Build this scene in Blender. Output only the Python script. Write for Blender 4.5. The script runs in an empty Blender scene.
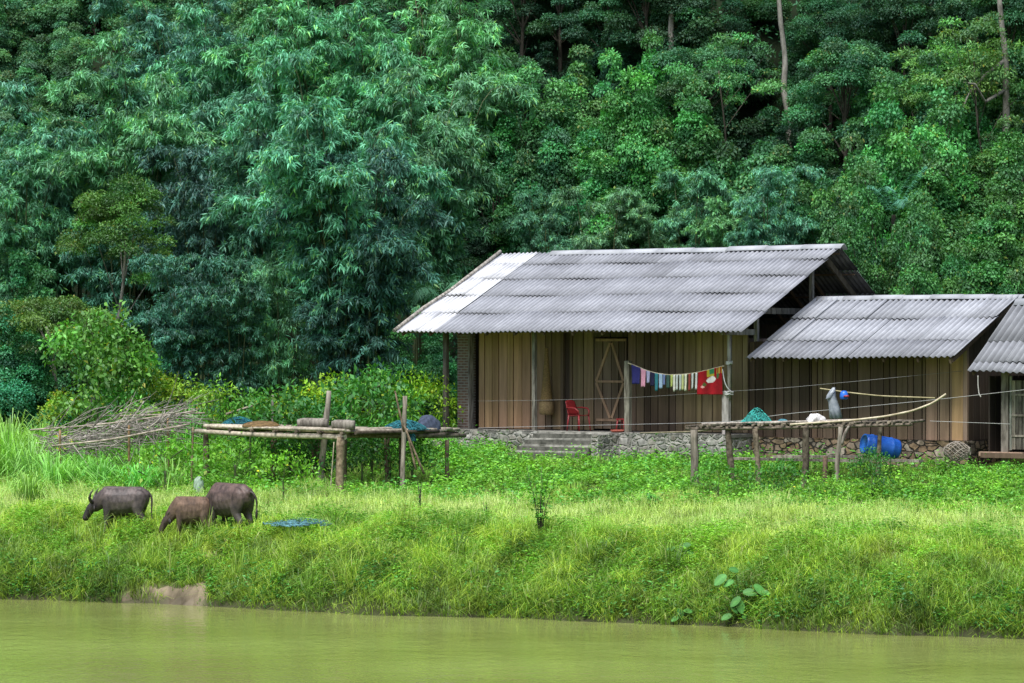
import bpy, bmesh, math, random
import numpy as np
from mathutils import Vector, Matrix
random.seed(7); RNG = np.random.default_rng(11)
D = bpy.data; SC = bpy.context.scene; COL = SC.collection
PI = math.pi
# ------------------------------------------------------------------ camera frame
F, HOR, ZC = 3200.0, 347.5, 5.6
def at(px, py, Y):
    return Vector(((px-512)/F*Y, Y, ZC-(py-HOR)/F*Y))
def nrm(a): return a/np.maximum(np.linalg.norm(a, axis=-1, keepdims=True), 1e-9)

# ------------------------------------------------------------------ terrain height
PD = np.array([-60,-8,-1,0,.2,.8,1.6,2.7,5,8,12.8,17.7,22,29,34,40,60,90,200,500])
PZ = np.array([-3,-1.3,-.5,-.02,.28,.72,1.15,1.53,1.72,1.97,2.32,2.70,2.95,3.25,5.2,11,32,62,95,110])
def shore_d(X, Y):
    X = np.asarray(X, float); Y = np.asarray(Y, float)
    w = .22*np.sin(X*.55+.4)+.14*np.sin(X*1.33+2)+.07*np.sin(X*3.1+1)
    w = w+.5*np.exp(-((X+7.3)/1.1)**2)
    return X*.417+(Y-66)*.909-w*np.exp(-np.abs(Y-66)/12)
def ground(X, Y):
    X = np.asarray(X, float); Y = np.asarray(Y, float)
    d = shore_d(X, Y); z = np.interp(d, PD, PZ)
    k = np.clip((d-.5)/3, 0, 1)*np.clip((34-d)/6, 0, 1)
    z = z+k*(.06*np.sin(X*.9+Y*.4)+.05*np.sin(X*1.7-Y*1.1+1)+.035*np.sin(X*4.1+Y*3.3)+(.05+.07*np.exp(-((d-1.6)/1.4)**2))*np.sin(X*4.3-Y*1.3+.7)*np.sin(Y*2.9+X*1.5))
    k2 = np.clip((d-34)/12, 0, 1)
    z = z+k2*(1.6*np.sin(X*.21+1.3)+.9*np.sin(X*.43+Y*.22)+.6*np.sin(X*.8-Y*.5))
    return z
def gz(x, y): return float(ground(x, y))
def on_ground(px, py, y0=60, y1=200, h=0.0):
    Y = np.arange(y0, y1, .05); X = (px-512)/F*Y
    Z = ZC-(py-HOR)/F*Y
    f = Z-(ground(X, Y)+h)
    i = np.argmax(f <= 0) if (f <= 0).any() else len(Y)-1
    return float(X[i]), float(Y[i]), float(ground(X[i], Y[i]))

# ------------------------------------------------------------------ scene props
def tag(o, label=None, cat=None, group=None, kind=None):
    if label: o['label'] = label
    if cat: o['category'] = cat
    if group: o['group'] = group
    if kind: o['kind'] = kind
    return o
def empty(name, loc, rz=0, label=None, cat=None, group=None):
    o = D.objects.new(name, None); COL.objects.link(o)
    o.location = loc; o.rotation_euler = (0, 0, rz); o.empty_display_size = .2
    return tag(o, label, cat, group)
def copy_tree(o, parent=None):
    c = o.copy(); COL.objects.link(c)
    if parent is not None: c.parent = parent
    for ch in list(o.children): copy_tree(ch, c)
    return c

# ------------------------------------------------------------------ mesh builder
class MB:
    def __init__(s): s.v = []; s.f = []; s.c = []; s.n = 0; s.sm = []
    def add(s, v, f, col=(1, 1, 1), smooth=False):
        v = np.asarray(v, float).reshape(-1, 3); s.v.append(v)
        c = np.asarray(col, float)
        if c.ndim == 1: c = np.tile(c[:3], (len(v), 1))
        s.c.append(c[:, :3])
        for q in f: s.f.append([i+s.n for i in q]); s.sm.append(smooth)
        s.n += len(v)
    def box(s, c, size, col=(1, 1, 1), M=None, jit=0):
        h = np.array(size)/2
        v = np.array([[x, y, z] for x in (-1, 1) for y in (-1, 1) for z in (-1, 1)], float)*h
        if jit: v = v+RNG.normal(0, jit, v.shape)
        if M is not None: v = v@np.array(M.to_3x3()).T
        v = v+np.array(c)
        s.add(v, [(0, 1, 3, 2), (4, 6, 7, 5), (0, 4, 5, 1), (2, 3, 7, 6), (0, 2, 6, 4), (1, 5, 7, 3)], col)
    def beam(s, p0, p1, w, h, col=(1, 1, 1), up=(0, 0, 1)):
        p0 = Vector(p0); p1 = Vector(p1); d = (p1-p0); L = d.length; d.normalize()
        x = d.cross(Vector(up))
        if x.length < 1e-3: x = d.cross(Vector((0, 1, 0)))
        x.normalize(); y = x.cross(d)
        M = Matrix((x, d, y)).transposed()
        s.box((p0+p1)/2, (w, L, h), col, M)
    def tube(s, pts, r, seg=8, col=(1, 1, 1), cap=True, wob=0):
        P = np.array([list(p) for p in pts], float); n = len(P)
        R = np.full(n, r, float) if np.isscalar(r) else np.asarray(r, float)
        T = nrm(np.gradient(P, axis=0))
        a = np.cross(T[0], (0, 0, 1.)); 
        if np.linalg.norm(a) < .1: a = np.cross(T[0], (0, 1., 0))
        a = a/np.linalg.norm(a); V = []
        for i in range(n):
            a = a-T[i]*(a@T[i]); a = a/np.linalg.norm(a); b = np.cross(T[i], a)
            for k in range(seg):
                t = 2*PI*k/seg; rr = R[i]*(1+(RNG.normal(0, wob) if wob else 0))
                V.append(P[i]+rr*(math.cos(t)*a+math.sin(t)*b))
        f = [(i*seg+k, i*seg+(k+1) % seg, (i+1)*seg+(k+1) % seg, (i+1)*seg+k) for i in range(n-1) for k in range(seg)]
        c = np.asarray(col, float)
        if c.ndim == 2: c = np.repeat(c, seg, axis=0)
        s.add(V, f, c, True)
        if cap:
            b = s.n-n*seg
            s.f.append([b+k for k in range(seg)][::-1]); s.f.append([b+(n-1)*seg+k for k in range(seg)]); s.sm += [False, False]
    def grid(s, G, col=(1, 1, 1), smooth=True):
        G = np.asarray(G, float); a, b = G.shape[:2]
        c = np.asarray(col, float)
        if c.ndim == 3: c = c.reshape(-1, 3)
        f = [(i*b+j, i*b+j+1, (i+1)*b+j+1, (i+1)*b+j) for i in range(a-1) for j in range(b-1)]
        s.add(G.reshape(-1, 3), f, c, smooth)
    def lathe(s, prof, seg=20, col=(1, 1, 1), M=None, c0=(0, 0, 0)):
        V = []
        for r, z in prof:
            for k in range(seg):
                t = 2*PI*k/seg; V.append((r*math.cos(t), r*math.sin(t), z))
        V = np.array(V)
        if M is not None: V = V@np.array(M.to_3x3()).T
        V = V+np.array(c0); n = len(prof)
        f = [(i*seg+k, i*seg+(k+1) % seg, (i+1)*seg+(k+1) % seg, (i+1)*seg+k) for i in range(n-1) for k in range(seg)]
        s.add(V, f, col, True)
    def build(s, name, mat, parent=None, org=(0, 0, 0)):
        V = np.concatenate(s.v)-np.array(org); me = D.meshes.new(name)
        me.from_pydata(V.tolist(), [], s.f)
        me.polygons.foreach_set('use_smooth', s.sm)
        C = np.concatenate(s.c); C = np.concatenate([C, np.ones((len(C), 1))], 1)
        me.color_attributes.new('Col', 'FLOAT_COLOR', 'POINT').data.foreach_set('color', C.ravel())
        me.materials.append(mat); me.update()
        o = D.objects.new(name, me); COL.objects.link(o)
        if parent is not None: o.parent = parent
        return o

def quads_mesh(name, V, C, mat, nv=4, faces=None):
    """V (n,nv,3) leaves or blades, C (n,3) or (n,nv,3)"""
    n = len(V); me = D.meshes.new(name)
    if faces is None: faces = [list(range(nv))]
    ls = np.concatenate([np.array(f) for f in faces]); lens = np.array([len(f) for f in faces])
    loops = (np.arange(n)[:, None]*nv+ls[None]).ravel().astype(np.int32)
    tot = np.tile(lens, n).astype(np.int32); start = np.concatenate([[0], np.cumsum(tot)[:-1]]).astype(np.int32)
    me.vertices.add(n*nv); me.loops.add(len(loops)); me.polygons.add(len(tot))
    me.vertices.foreach_set('co', V.astype(np.float32).ravel())
    me.loops.foreach_set('vertex_index', loops)
    me.polygons.foreach_set('loop_start', start); me.polygons.foreach_set('loop_total', tot)
    me.update(calc_edges=True)
    if C.ndim == 2: C = np.repeat(C[:, None], nv, 1)
    C = np.concatenate([C, np.ones(C.shape[:2]+(1,))], 2).astype(np.float32)
    me.color_attributes.new('Col', 'FLOAT_COLOR', 'POINT').data.foreach_set('color', C.ravel())
    me.materials.append(mat)
    return me

# ------------------------------------------------------------------ materials
def newmat(name):
    m = D.materials.new(name); m.use_nodes = True; nt = m.node_tree; nt.nodes.clear()
    return m, nt, nt.nodes, nt.links
def foliage_mat(name, base, rough=.45, gloss=.06, trans=.3):
    m, nt, N, L = newmat(name)
    at_ = N.new('ShaderNodeAttribute'); at_.attribute_name = 'Col'
    oi = N.new('ShaderNodeObjectInfo')
    def mul(a, b):
        k = N.new('ShaderNodeMix'); k.data_type = 'RGBA'; k.blend_type = 'MULTIPLY'; k.inputs[0].default_value = 1
        for s_, i in ((a, 6), (b, 7)):
            if isinstance(s_, tuple): k.inputs[i].default_value = s_+(1,)
            else: L.new(s_, k.inputs[i])
        return k.outputs[2]
    c = mul(mul(at_.outputs['Color'], base), oi.outputs['Color'])
    df = N.new('ShaderNodeBsdfDiffuse'); L.new(c, df.inputs['Color'])
    tr = N.new('ShaderNodeBsdfTranslucent'); L.new(mul(c, (1.15, 1.2, .6)), tr.inputs['Color'])
    gl = N.new('ShaderNodeBsdfGlossy'); gl.inputs['Roughness'].default_value = rough; gl.inputs['Color'].default_value = (.8, .9, .95, 1)
    m1 = N.new('ShaderNodeMixShader'); m1.inputs[0].default_value = trans; L.new(df.outputs[0], m1.inputs[1]); L.new(tr.outputs[0], m1.inputs[2])
    m2 = N.new('ShaderNodeMixShader'); m2.inputs[0].default_value = gloss; L.new(m1.outputs[0], m2.inputs[1]); L.new(gl.outputs[0], m2.inputs[2])
    o = N.new('ShaderNodeOutputMaterial'); L.new(m2.outputs[0], o.inputs[0])
    return m
def surf_mat(name, c0, c1, scale=(4, 4, 4), rough=.8, bump=.3, detail=6, c2=None, spec=.3, usecol=True, bscale=1.0, trans=0, metal=0, lo=.35, hi=.65):
    """two-tone noise on object coordinates times the vertex colour"""
    m, nt, N, L = newmat(name)
    tc = N.new('ShaderNodeTexCoord'); mp = N.new('ShaderNodeMapping'); mp.inputs['Scale'].default_value = scale
    L.new(tc.outputs['Object'], mp.inputs['Vector'])
    nz = N.new('ShaderNodeTexNoise'); nz.inputs['Scale'].default_value = 1; nz.inputs['Detail'].default_value = detail; nz.inputs['Roughness'].default_value = .65
    L.new(mp.outputs[0], nz.inputs['Vector'])
    cr = N.new('ShaderNodeValToRGB'); e = cr.color_ramp.elements
    e[0].position = lo; e[0].color = tuple(c0)+(1,); e[1].position = hi; e[1].color = tuple(c1)+(1,)
    if c2: q = e.new((lo+hi)/2); q.color = tuple(c2)+(1,)
    L.new(nz.outputs[0], cr.inputs[0]); col = cr.outputs[0]
    if usecol:
        a = N.new('ShaderNodeAttribute'); a.attribute_name = 'Col'
        k = N.new('ShaderNodeMix'); k.data_type = 'RGBA'; k.blend_type = 'MULTIPLY'; k.inputs[0].default_value = 1
        L.new(col, k.inputs[6]); L.new(a.outputs['Color'], k.inputs[7]); col = k.outputs[2]
    b = N.new('ShaderNodeBsdfPrincipled'); L.new(col, b.inputs['Base Color'])
    b.inputs['Roughness'].default_value = rough; b.inputs['Specular IOR Level'].default_value = spec
    b.inputs['Metallic'].default_value = metal
    if bump:
        bp = N.new('ShaderNodeBump'); bp.inputs['Strength'].default_value = bump; bp.inputs['Distance'].default_value = .02*bscale
        L.new(nz.outputs[0], bp.inputs['Height']); L.new(bp.outputs[0], b.inputs['Normal'])
    o = N.new('ShaderNodeOutputMaterial'); L.new(b.outputs[0], o.inputs[0])
    return m
def stone_mat(name, stops, mortar, scale=3.2, edge=.05, squash=1.5, mortar_amt=1):
    m, nt, N, L = newmat(name)
    tc = N.new('ShaderNodeTexCoord'); mp = N.new('ShaderNodeMapping'); mp.inputs['Scale'].default_value = (scale, scale, scale*squash)
    L.new(tc.outputs['Object'], mp.inputs['Vector'])
    nz = N.new('ShaderNodeTexNoise'); nz.inputs['Scale'].default_value = 1.3; nz.inputs['Detail'].default_value = 3
    L.new(mp.outputs[0], nz.inputs['Vector'])
    add = N.new('ShaderNodeMix'); add.data_type = 'RGBA'; add.blend_type = 'LINEAR_LIGHT'; add.inputs[0].default_value = .25
    L.new(mp.outputs[0], add.inputs[6]); L.new(nz.outputs['Color'], add.inputs[7])
    v1 = N.new('ShaderNodeTexVoronoi'); v1.feature = 'F1'; v1.inputs['Scale'].default_value = 1
    v2 = N.new('ShaderNodeTexVoronoi'); v2.feature = 'DISTANCE_TO_EDGE'; v2.inputs['Scale'].default_value = 1
    L.new(add.outputs[2], v1.inputs['Vector']); L.new(add.outputs[2], v2.inputs['Vector'])
    sp = N.new('ShaderNodeSeparateColor'); L.new(v1.outputs['Color'], sp.inputs[0])
    cr = N.new('ShaderNodeValToRGB'); e = cr.color_ramp.elements
    e[0].position = 0; e[0].color = stops[0]+(1,); e[1].position = 1; e[1].color = stops[-1]+(1,)
    for i, s_ in enumerate(stops[1:-1]): q = e.new((i+1)/(len(stops)-1)); q.color = s_+(1,)
    L.new(sp.outputs[0], cr.inputs[0])
    n2 = N.new('ShaderNodeTexNoise'); n2.inputs['Scale'].default_value = 9; n2.inputs['Detail'].default_value = 5; L.new(tc.outputs['Object'], n2.inputs['Vector'])
    mr = N.new('ShaderNodeMapRange'); mr.inputs[1].default_value = edge*.4; mr.inputs[2].default_value = edge*1.6; L.new(v2.outputs['Distance'], mr.inputs[0])
    mx = N.new('ShaderNodeMix'); mx.data_type = 'RGBA'; L.new(mr.outputs[0], mx.inputs[0]); mx.inputs[6].default_value = mortar+(1,); L.new(cr.outputs[0], mx.inputs[7])
    r2 = N.new('ShaderNodeMapRange'); r2.inputs[1].default_value = .3; r2.inputs[2].default_value = .7; r2.inputs[3].default_value = .45; r2.inputs[4].default_value = 1.25; L.new(n2.outputs[0], r2.inputs[0])
    m3 = N.new('ShaderNodeMix'); m3.data_type = 'RGBA'; m3.blend_type = 'MULTIPLY'; m3.inputs[0].default_value = 1; L.new(mx.outputs[2], m3.inputs[6]); L.new(r2.outputs[0], m3.inputs[7])
    b = N.new('ShaderNodeBsdfPrincipled'); b.inputs['Roughness'].default_value = .9; b.inputs['Specular IOR Level'].default_value = .2; L.new(m3.outputs[2], b.inputs['Base Color'])
    bp = N.new('ShaderNodeBump'); bp.inputs['Strength'].default_value = .9; bp.inputs['Distance'].default_value = .05; L.new(mr.outputs[0], bp.inputs['Height']); L.new(bp.outputs[0], b.inputs['Normal'])
    o = N.new('ShaderNodeOutputMaterial'); L.new(b.outputs[0], o.inputs[0])
    return m
def brick_mat():
    m, nt, N, L = newmat('brick')
    tc = N.new('ShaderNodeTexCoord'); sx = N.new('ShaderNodeSeparateXYZ'); L.new(tc.outputs['Object'], sx.inputs[0])
    ad = N.new('ShaderNodeMath'); L.new(sx.outputs[0], ad.inputs[0]); L.new(sx.outputs[1], ad.inputs[1])
    cx = N.new('ShaderNodeCombineXYZ'); L.new(ad.outputs[0], cx.inputs[0]); L.new(sx.outputs[2], cx.inputs[1])
    bk = N.new('ShaderNodeTexBrick'); bk.inputs['Scale'].default_value = 1; bk.inputs['Brick Width'].default_value = .21; bk.inputs['Row Height'].default_value = .075
    bk.inputs['Mortar Size'].default_value = .013; bk.inputs['Color1'].default_value = (.24, .14, .105, 1); bk.inputs['Color2'].default_value = (.15, .095, .08, 1); bk.inputs['Mortar'].default_value = (.30, .28, .26, 1)
    L.new(cx.outputs[0], bk.inputs['Vector'])
    b = N.new('ShaderNodeBsdfPrincipled'); b.inputs['Roughness'].default_value = .9; L.new(bk.outputs[0], b.inputs['Base Color'])
    bp = N.new('ShaderNodeBump'); bp.inputs['Strength'].default_value = .8; bp.inputs['Distance'].default_value = .02; bp.invert = True; L.new(bk.outputs['Fac'], bp.inputs['Height']); L.new(bp.outputs[0], b.inputs['Normal'])
    o = N.new('ShaderNodeOutputMaterial'); L.new(b.outputs[0], o.inputs[0])
    return m
M = {}
M['bamboo_leaf'] = foliage_mat('bamboo_leaf', (.11, .325, .205), .55, .04, .25)  # haze over the forest put into bluish leaf colours, here and below
M['broad_leaf'] = foliage_mat('broad_leaf', (.098, .29, .115), .6, .03, .3)
M['fine_leaf'] = foliage_mat('fine_leaf', (.14, .26, .06), .5, .03, .25)
M['garden_leaf'] = foliage_mat('garden_leaf', (.18, .41, .045), .55, .03, .3)
M['weed_leaf'] = foliage_mat('weed_leaf', (.22, .55, .055), .55, .03, .3)
M['grass_blade'] = foliage_mat('grass_blade', (.45, .70, .095), .5, .03, .35)
M['bark'] = surf_mat('bark', (.03, .026, .02), (.09, .08, .062), (9, 9, 2.5), .9, .5)
M['pale_bark'] = surf_mat('pale_bark', (.13, .12, .10), (.36, .34, .30), (7, 7, 2), .9, .4)
M['culm'] = surf_mat('culm', (.03, .05, .02), (.10, .12, .05), (3, 3, 1), .6, .1)
M['plank'] = surf_mat('plank', (.21, .156, .116), (.345, .258, .196), (9, 9, .5), .85, .15)
M['grey_wood'] = surf_mat('grey_wood', (.10, .088, .074), (.36, .335, .30), (12, 12, 2), .9, .35)
M['pole_wood'] = surf_mat('pole_wood', (.065, .052, .038), (.27, .235, .19), (9, 9, 9), .9, .4)
M['dry_stick'] = surf_mat('dry_stick', (.17, .148, .118), (.45, .41, .35), (8, 8, 8), .9, .2)
M['bamboo_pole'] = surf_mat('bamboo_pole', (.28, .24, .15), (.55, .50, .37), (5, 5, 5), .6, .1)
M['roof'] = surf_mat('roof', (.25, .26, .278), (.40, .414, .44), (3.2, 3.2, 3.2), .85, .1, 9, (.325, .337, .36), .2, lo=.2, hi=.8)
M['roof_dark'] = surf_mat('roof_dark', (.10, .10, .11), (.24, .24, .25), (2, 2, 2), .9, .1)
M['concrete'] = surf_mat('concrete', (.10, .10, .085), (.34, .33, .30), (5, 5, 5), .9, .3)
M['floor'] = surf_mat('floor', (.10, .095, .085), (.22, .21, .19), (3, 3, 3), .85, .1)
M['stone_pale'] = stone_mat('stone_pale', [(.17, .17, .155), (.34, .33, .30), (.24, .22, .18), (.42, .41, .38)], (.36, .35, .31), 4.2, .10, 1.4)
M['stone_tan'] = stone_mat('stone_tan', [(.22, .15, .09), (.34, .25, .15), (.17, .14, .11), (.38, .33, .26), (.26, .17, .10)], (.05, .045, .038), 3.6, .06, 1.7)
M['brick'] = brick_mat()
M['plastic_red'] = surf_mat('plastic_red', (.23, .018, .022), (.30, .026, .028), (3, 3, 3), .4, 0, spec=.5)
M['plastic_blue'] = surf_mat('plastic_blue', (.012, .09, .50), (.03, .17, .66), (3, 3, 3), .35, .05, spec=.5)
M['cloth'] = surf_mat('cloth', (.75, .75, .75), (1, 1, 1), (9, 9, 9), .9, .1)
M['net'] = surf_mat('net', (.35, .35, .35), (1, 1, 1), (22, 22, 22), .8, .8)
M['rope'] = surf_mat('rope', (.5, .5, .48), (.72, .72, .70), (30, 30, 30), .8, .3)
M['hide'] = surf_mat('hide', (.028, .024, .023), (.085, .072, .066), (6, 6, 6), .55, .25, spec=.4)
M['hide_brown'] = surf_mat('hide_brown', (.06, .043, .033), (.14, .10, .074), (6, 6, 6), .7, .25)
M['horn'] = surf_mat('horn', (.03, .028, .026), (.09, .08, .07), (8, 8, 8), .5, .1)
M['basket'] = surf_mat('basket', (.15, .11, .065), (.30, .23, .13), (18, 18, 50), .8, .4)
M['big_leaf'] = surf_mat('big_leaf', (.7, .7, .7), (1, 1, 1), (6, 6, 6), .55, .1, spec=.2)

def ground_mat():
    m, nt, N, L = newmat('soil')
    tc = N.new('ShaderNodeTexCoord')
    nz = N.new('ShaderNodeTexNoise'); nz.inputs['Scale'].default_value = 1.7; nz.inputs['Detail'].default_value = 8; L.new(tc.outputs['Object'], nz.inputs['Vector'])
    at_ = N.new('ShaderNodeAttribute'); at_.attribute_name = 'Col'
    cr = N.new('ShaderNodeValToRGB'); e = cr.color_ramp.elements; e[0].position = .3; e[0].color = (.55, .55, .55, 1); e[1].position = .7; e[1].color = (1.3, 1.3, 1.3, 1)
    L.new(nz.outputs[0], cr.inputs[0])
    k = N.new('ShaderNodeMix'); k.data_type = 'RGBA'; k.blend_type = 'MULTIPLY'; k.inputs[0].default_value = 1; L.new(at_.outputs['Color'], k.inputs[6]); L.new(cr.outputs[0], k.inputs[7])
    b = N.new('ShaderNodeBsdfPrincipled'); b.inputs['Roughness'].default_value = .95; b.inputs['Specular IOR Level'].default_value = .15; L.new(k.outputs[2], b.inputs['Base Color'])
    bp = N.new('ShaderNodeBump'); bp.inputs['Strength'].default_value = .6; bp.inputs['Distance'].default_value = .08; L.new(nz.outputs[0], bp.inputs['Height']); L.new(bp.outputs[0], b.inputs['Normal'])
    o = N.new('ShaderNodeOutputMaterial'); L.new(b.outputs[0], o.inputs[0])
    return m
def water_mat():
    m, nt, N, L = newmat('river_water')
    tc = N.new('ShaderNodeTexCoord')
    def noise(sc, det, dist=0):
        mp = N.new('ShaderNodeMapping'); mp.inputs['Scale'].default_value = sc; mp.inputs['Rotation'].default_value = (0, 0, .18); L.new(tc.outputs['Object'], mp.inputs['Vector'])
        n = N.new('ShaderNodeTexNoise'); n.inputs['Scale'].default_value = 1; n.inputs['Detail'].default_value = det; n.inputs['Distortion'].default_value = dist; L.new(mp.outputs[0], n.inputs['Vector'])
        return n
    n1 = noise((2.6, 2.0, 1), 3, .4); n2 = noise((11, 6, 1), 3, .3); n3 = noise((.12, .3, 1), 3)
    ad = N.new('ShaderNodeMath'); ad.operation = 'MULTIPLY_ADD'; ad.inputs[1].default_value = .45; L.new(n2.outputs[0], ad.inputs[0]); L.new(n1.outputs[0], ad.inputs[2])
    bp = N.new('ShaderNodeBump'); bp.inputs['Strength'].default_value = .22; bp.inputs['Distance'].default_value = .06; L.new(ad.outputs[0], bp.inputs['Height'])
    cr = N.new('ShaderNodeValToRGB'); e = cr.color_ramp.elements; e[0].position = .35; e[0].color = (.205, .23, .062, 1); e[1].position = .65; e[1].color = (.26, .30, .088, 1); L.new(n3.outputs[0], cr.inputs[0])
    b = N.new('ShaderNodeBsdfPrincipled'); b.inputs['Roughness'].default_value = .03; b.inputs['IOR'].default_value = 1.33; L.new(cr.outputs[0], b.inputs['Base Color']); L.new(bp.outputs[0], b.inputs['Normal'])
    o = N.new('ShaderNodeOutputMaterial'); L.new(b.outputs[0], o.inputs[0])
    return m
M['soil'] = ground_mat(); M['water'] = water_mat()

# ------------------------------------------------------------------ setting: ground and water
def bare(X, Y):
    """0..1 bare mud: the watering place on the bank and the trodden path up from it"""
    X = np.asarray(X, float); Y = np.asarray(Y, float); d = shore_d(X, Y)
    a = np.exp(-((X+7.5+.15*d)/1.15)**2)*np.clip(1.25-d/.45, 0, 1)*(.8+.4*np.sin(X*5)*np.sin(Y*4+X))
    b = np.exp(-((X+6.95-.05*d-.2*np.sin(d*1.7))/.22)**2)*np.clip((4.2-d)/1.5, 0, 1)*(.45+.3*np.sin(d*5+1))
    return np.clip(a+b, 0, 1)
def make_ground():
    xs = np.concatenate([np.linspace(-300, -30, 28)[:-1], np.arange(-30, 30, .3), np.linspace(30, 300, 28)])
    ys = np.concatenate([np.linspace(-200, 55, 18)[:-1], np.arange(55, 74, .2), np.arange(74, 125, .5), np.linspace(125, 400, 40)])
    X, Y = np.meshgrid(xs, ys); Z = ground(X, Y)
    d = shore_d(X, Y); b = bare(X, Y)
    mud = np.array((.19, .155, .11)); grn = np.array((.055, .085, .014)); frs = np.array((.012, .02, .008)); wet = np.array((.05, .045, .03))
    k = np.clip((d-24)/6, 0, 1)[..., None]
    C = grn*(1-k)+frs*k
    C = C*(1-b[..., None])+mud*b[..., None]
    w = (np.clip(1-np.abs(d)/.35, 0, 1)*(1-b*.7))[..., None]
    C = C*(1-w)+wet*w
    mb = MB(); mb.grid(np.stack([X, Y, Z], -1), C)
    tag(mb.build('ground', M['soil']), kind='structure')
make_ground()
def mud():
    g = np.arange(-10.4, -5.2, .045); h = np.arange(66.5, 73, .045); X, Y = np.meshgrid(g, h); d = shore_d(X, Y); k = np.clip(bare(X, Y)*1.5-.56+.12*np.sin(X*6.3)+.1*np.sin(X*14), 0, 1)*np.clip((d+.5)/.4, 0, 1)
    nz = sum(np.sin(X*a+Y*b+c)*w for a, b, c, w in ((3.1, 2.3, 0, .5), (7.3, -5.1, 1, .4), (13.7, 9.2, 2, .35), (-21, 17, 3, .3), (31, 27, 4, .25)))+RNG.normal(0, .35, X.shape)
    Z = ground(X, Y)-.05+.075*np.minimum(k*3, 1)+.018*nz*k
    wet = np.clip(1-d/.30, 0, 1)[..., None]
    C = np.array((.235, .19, .13))*(1+.22*nz[..., None])*(1-wet*.45)
    mb = MB(); mb.grid(np.stack([X, Y, Z], -1), np.clip(C, .02, 1), False); tag(mb.build('bank_mud', M['soil']), kind='structure')
mud()
mb = MB(); ys = np.linspace(-150, 78, 30); xs = np.linspace(-250, 250, 30)
X, Y = np.meshgrid(xs, ys); mb.grid(np.stack([X, Y, X*0], -1)); tag(mb.build('river_water', M['water']), kind='structure')

# ------------------------------------------------------------------ grass and weeds (nobody could count them)
def scatter(n, x0, x1, d0, d1, power=1.0):
    """points on the bank between two distances from the waterline"""
    X = RNG.uniform(x0, x1, n); dd = d0+(d1-d0)*RNG.uniform(0, 1, n)**power
    Y = 66+(dd-X*.417)/.909
    return X, Y
def in_view(X, Y, m=2.0):
    return np.abs(X) < 512/F*Y+m
def house_clear(X, Y):
    """False inside the buildings"""
    dx = X-HX; dy = Y-HY; u = dx*CT-dy*ST; v = dx*ST+dy*CT
    return ~((u > -.6) & (u < 22) & (v > np.where((u > 3.4) & (u < 6.0), -1.1, -.35)) & (v < 8))
TH = .633; CT, ST = math.cos(TH), math.sin(TH)
HY = 87.93; HX = (445-512)/F*HY; HZ = 2.70
def blades(X, Y, L, W, C, lean=.5, tipc=1.25, a=None):
    n = len(X); Z = ground(X, Y)
    if a is None: a = RNG.uniform(0, 2*PI, n)
    ln = np.abs(RNG.normal(0, lean, n))+.1
    dr = np.stack([np.cos(a), np.sin(a), 0*a], 1)
    b = RNG.uniform(0, 2*PI, n); sd = np.stack([np.cos(b), np.sin(b)*.5, 0*b], 1)
    P0 = np.stack([X, Y, Z-.03], 1)
    up = np.array((0, 0, 1.))
    P1 = P0+(up*.62+dr*ln[:, None]*.22)*L[:, None]
    P2 = P0+(up*np.clip(1-.45*ln**1.5, .25, 1)[:, None]+dr*ln[:, None]*.75)*L[:, None]
    w = W[:, None]*sd/2
    V = np.stack([P0-w, P0+w, P1+w*.8, P2, P1-w*.8], 1)
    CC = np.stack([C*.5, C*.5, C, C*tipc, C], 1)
    return V, CC
def patch(X, Y, s, ph=0):
    return np.sin(X*s+ph)*np.cos(Y*s*1.3+ph*2)+.6*np.sin(X*s*2.3-Y*s*1.1+ph)+.4*np.sin(X*s*4.7+Y*s*2.9)
def pocket_shade(X, Y):  # dark hollows and bank foot: their shade put into plant colour
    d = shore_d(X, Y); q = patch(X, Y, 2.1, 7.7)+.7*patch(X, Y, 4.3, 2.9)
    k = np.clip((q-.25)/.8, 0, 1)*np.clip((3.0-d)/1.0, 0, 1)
    return (1-.48*k)*(.80+.20*np.clip((d-.1)/.8, 0, 1))
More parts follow.
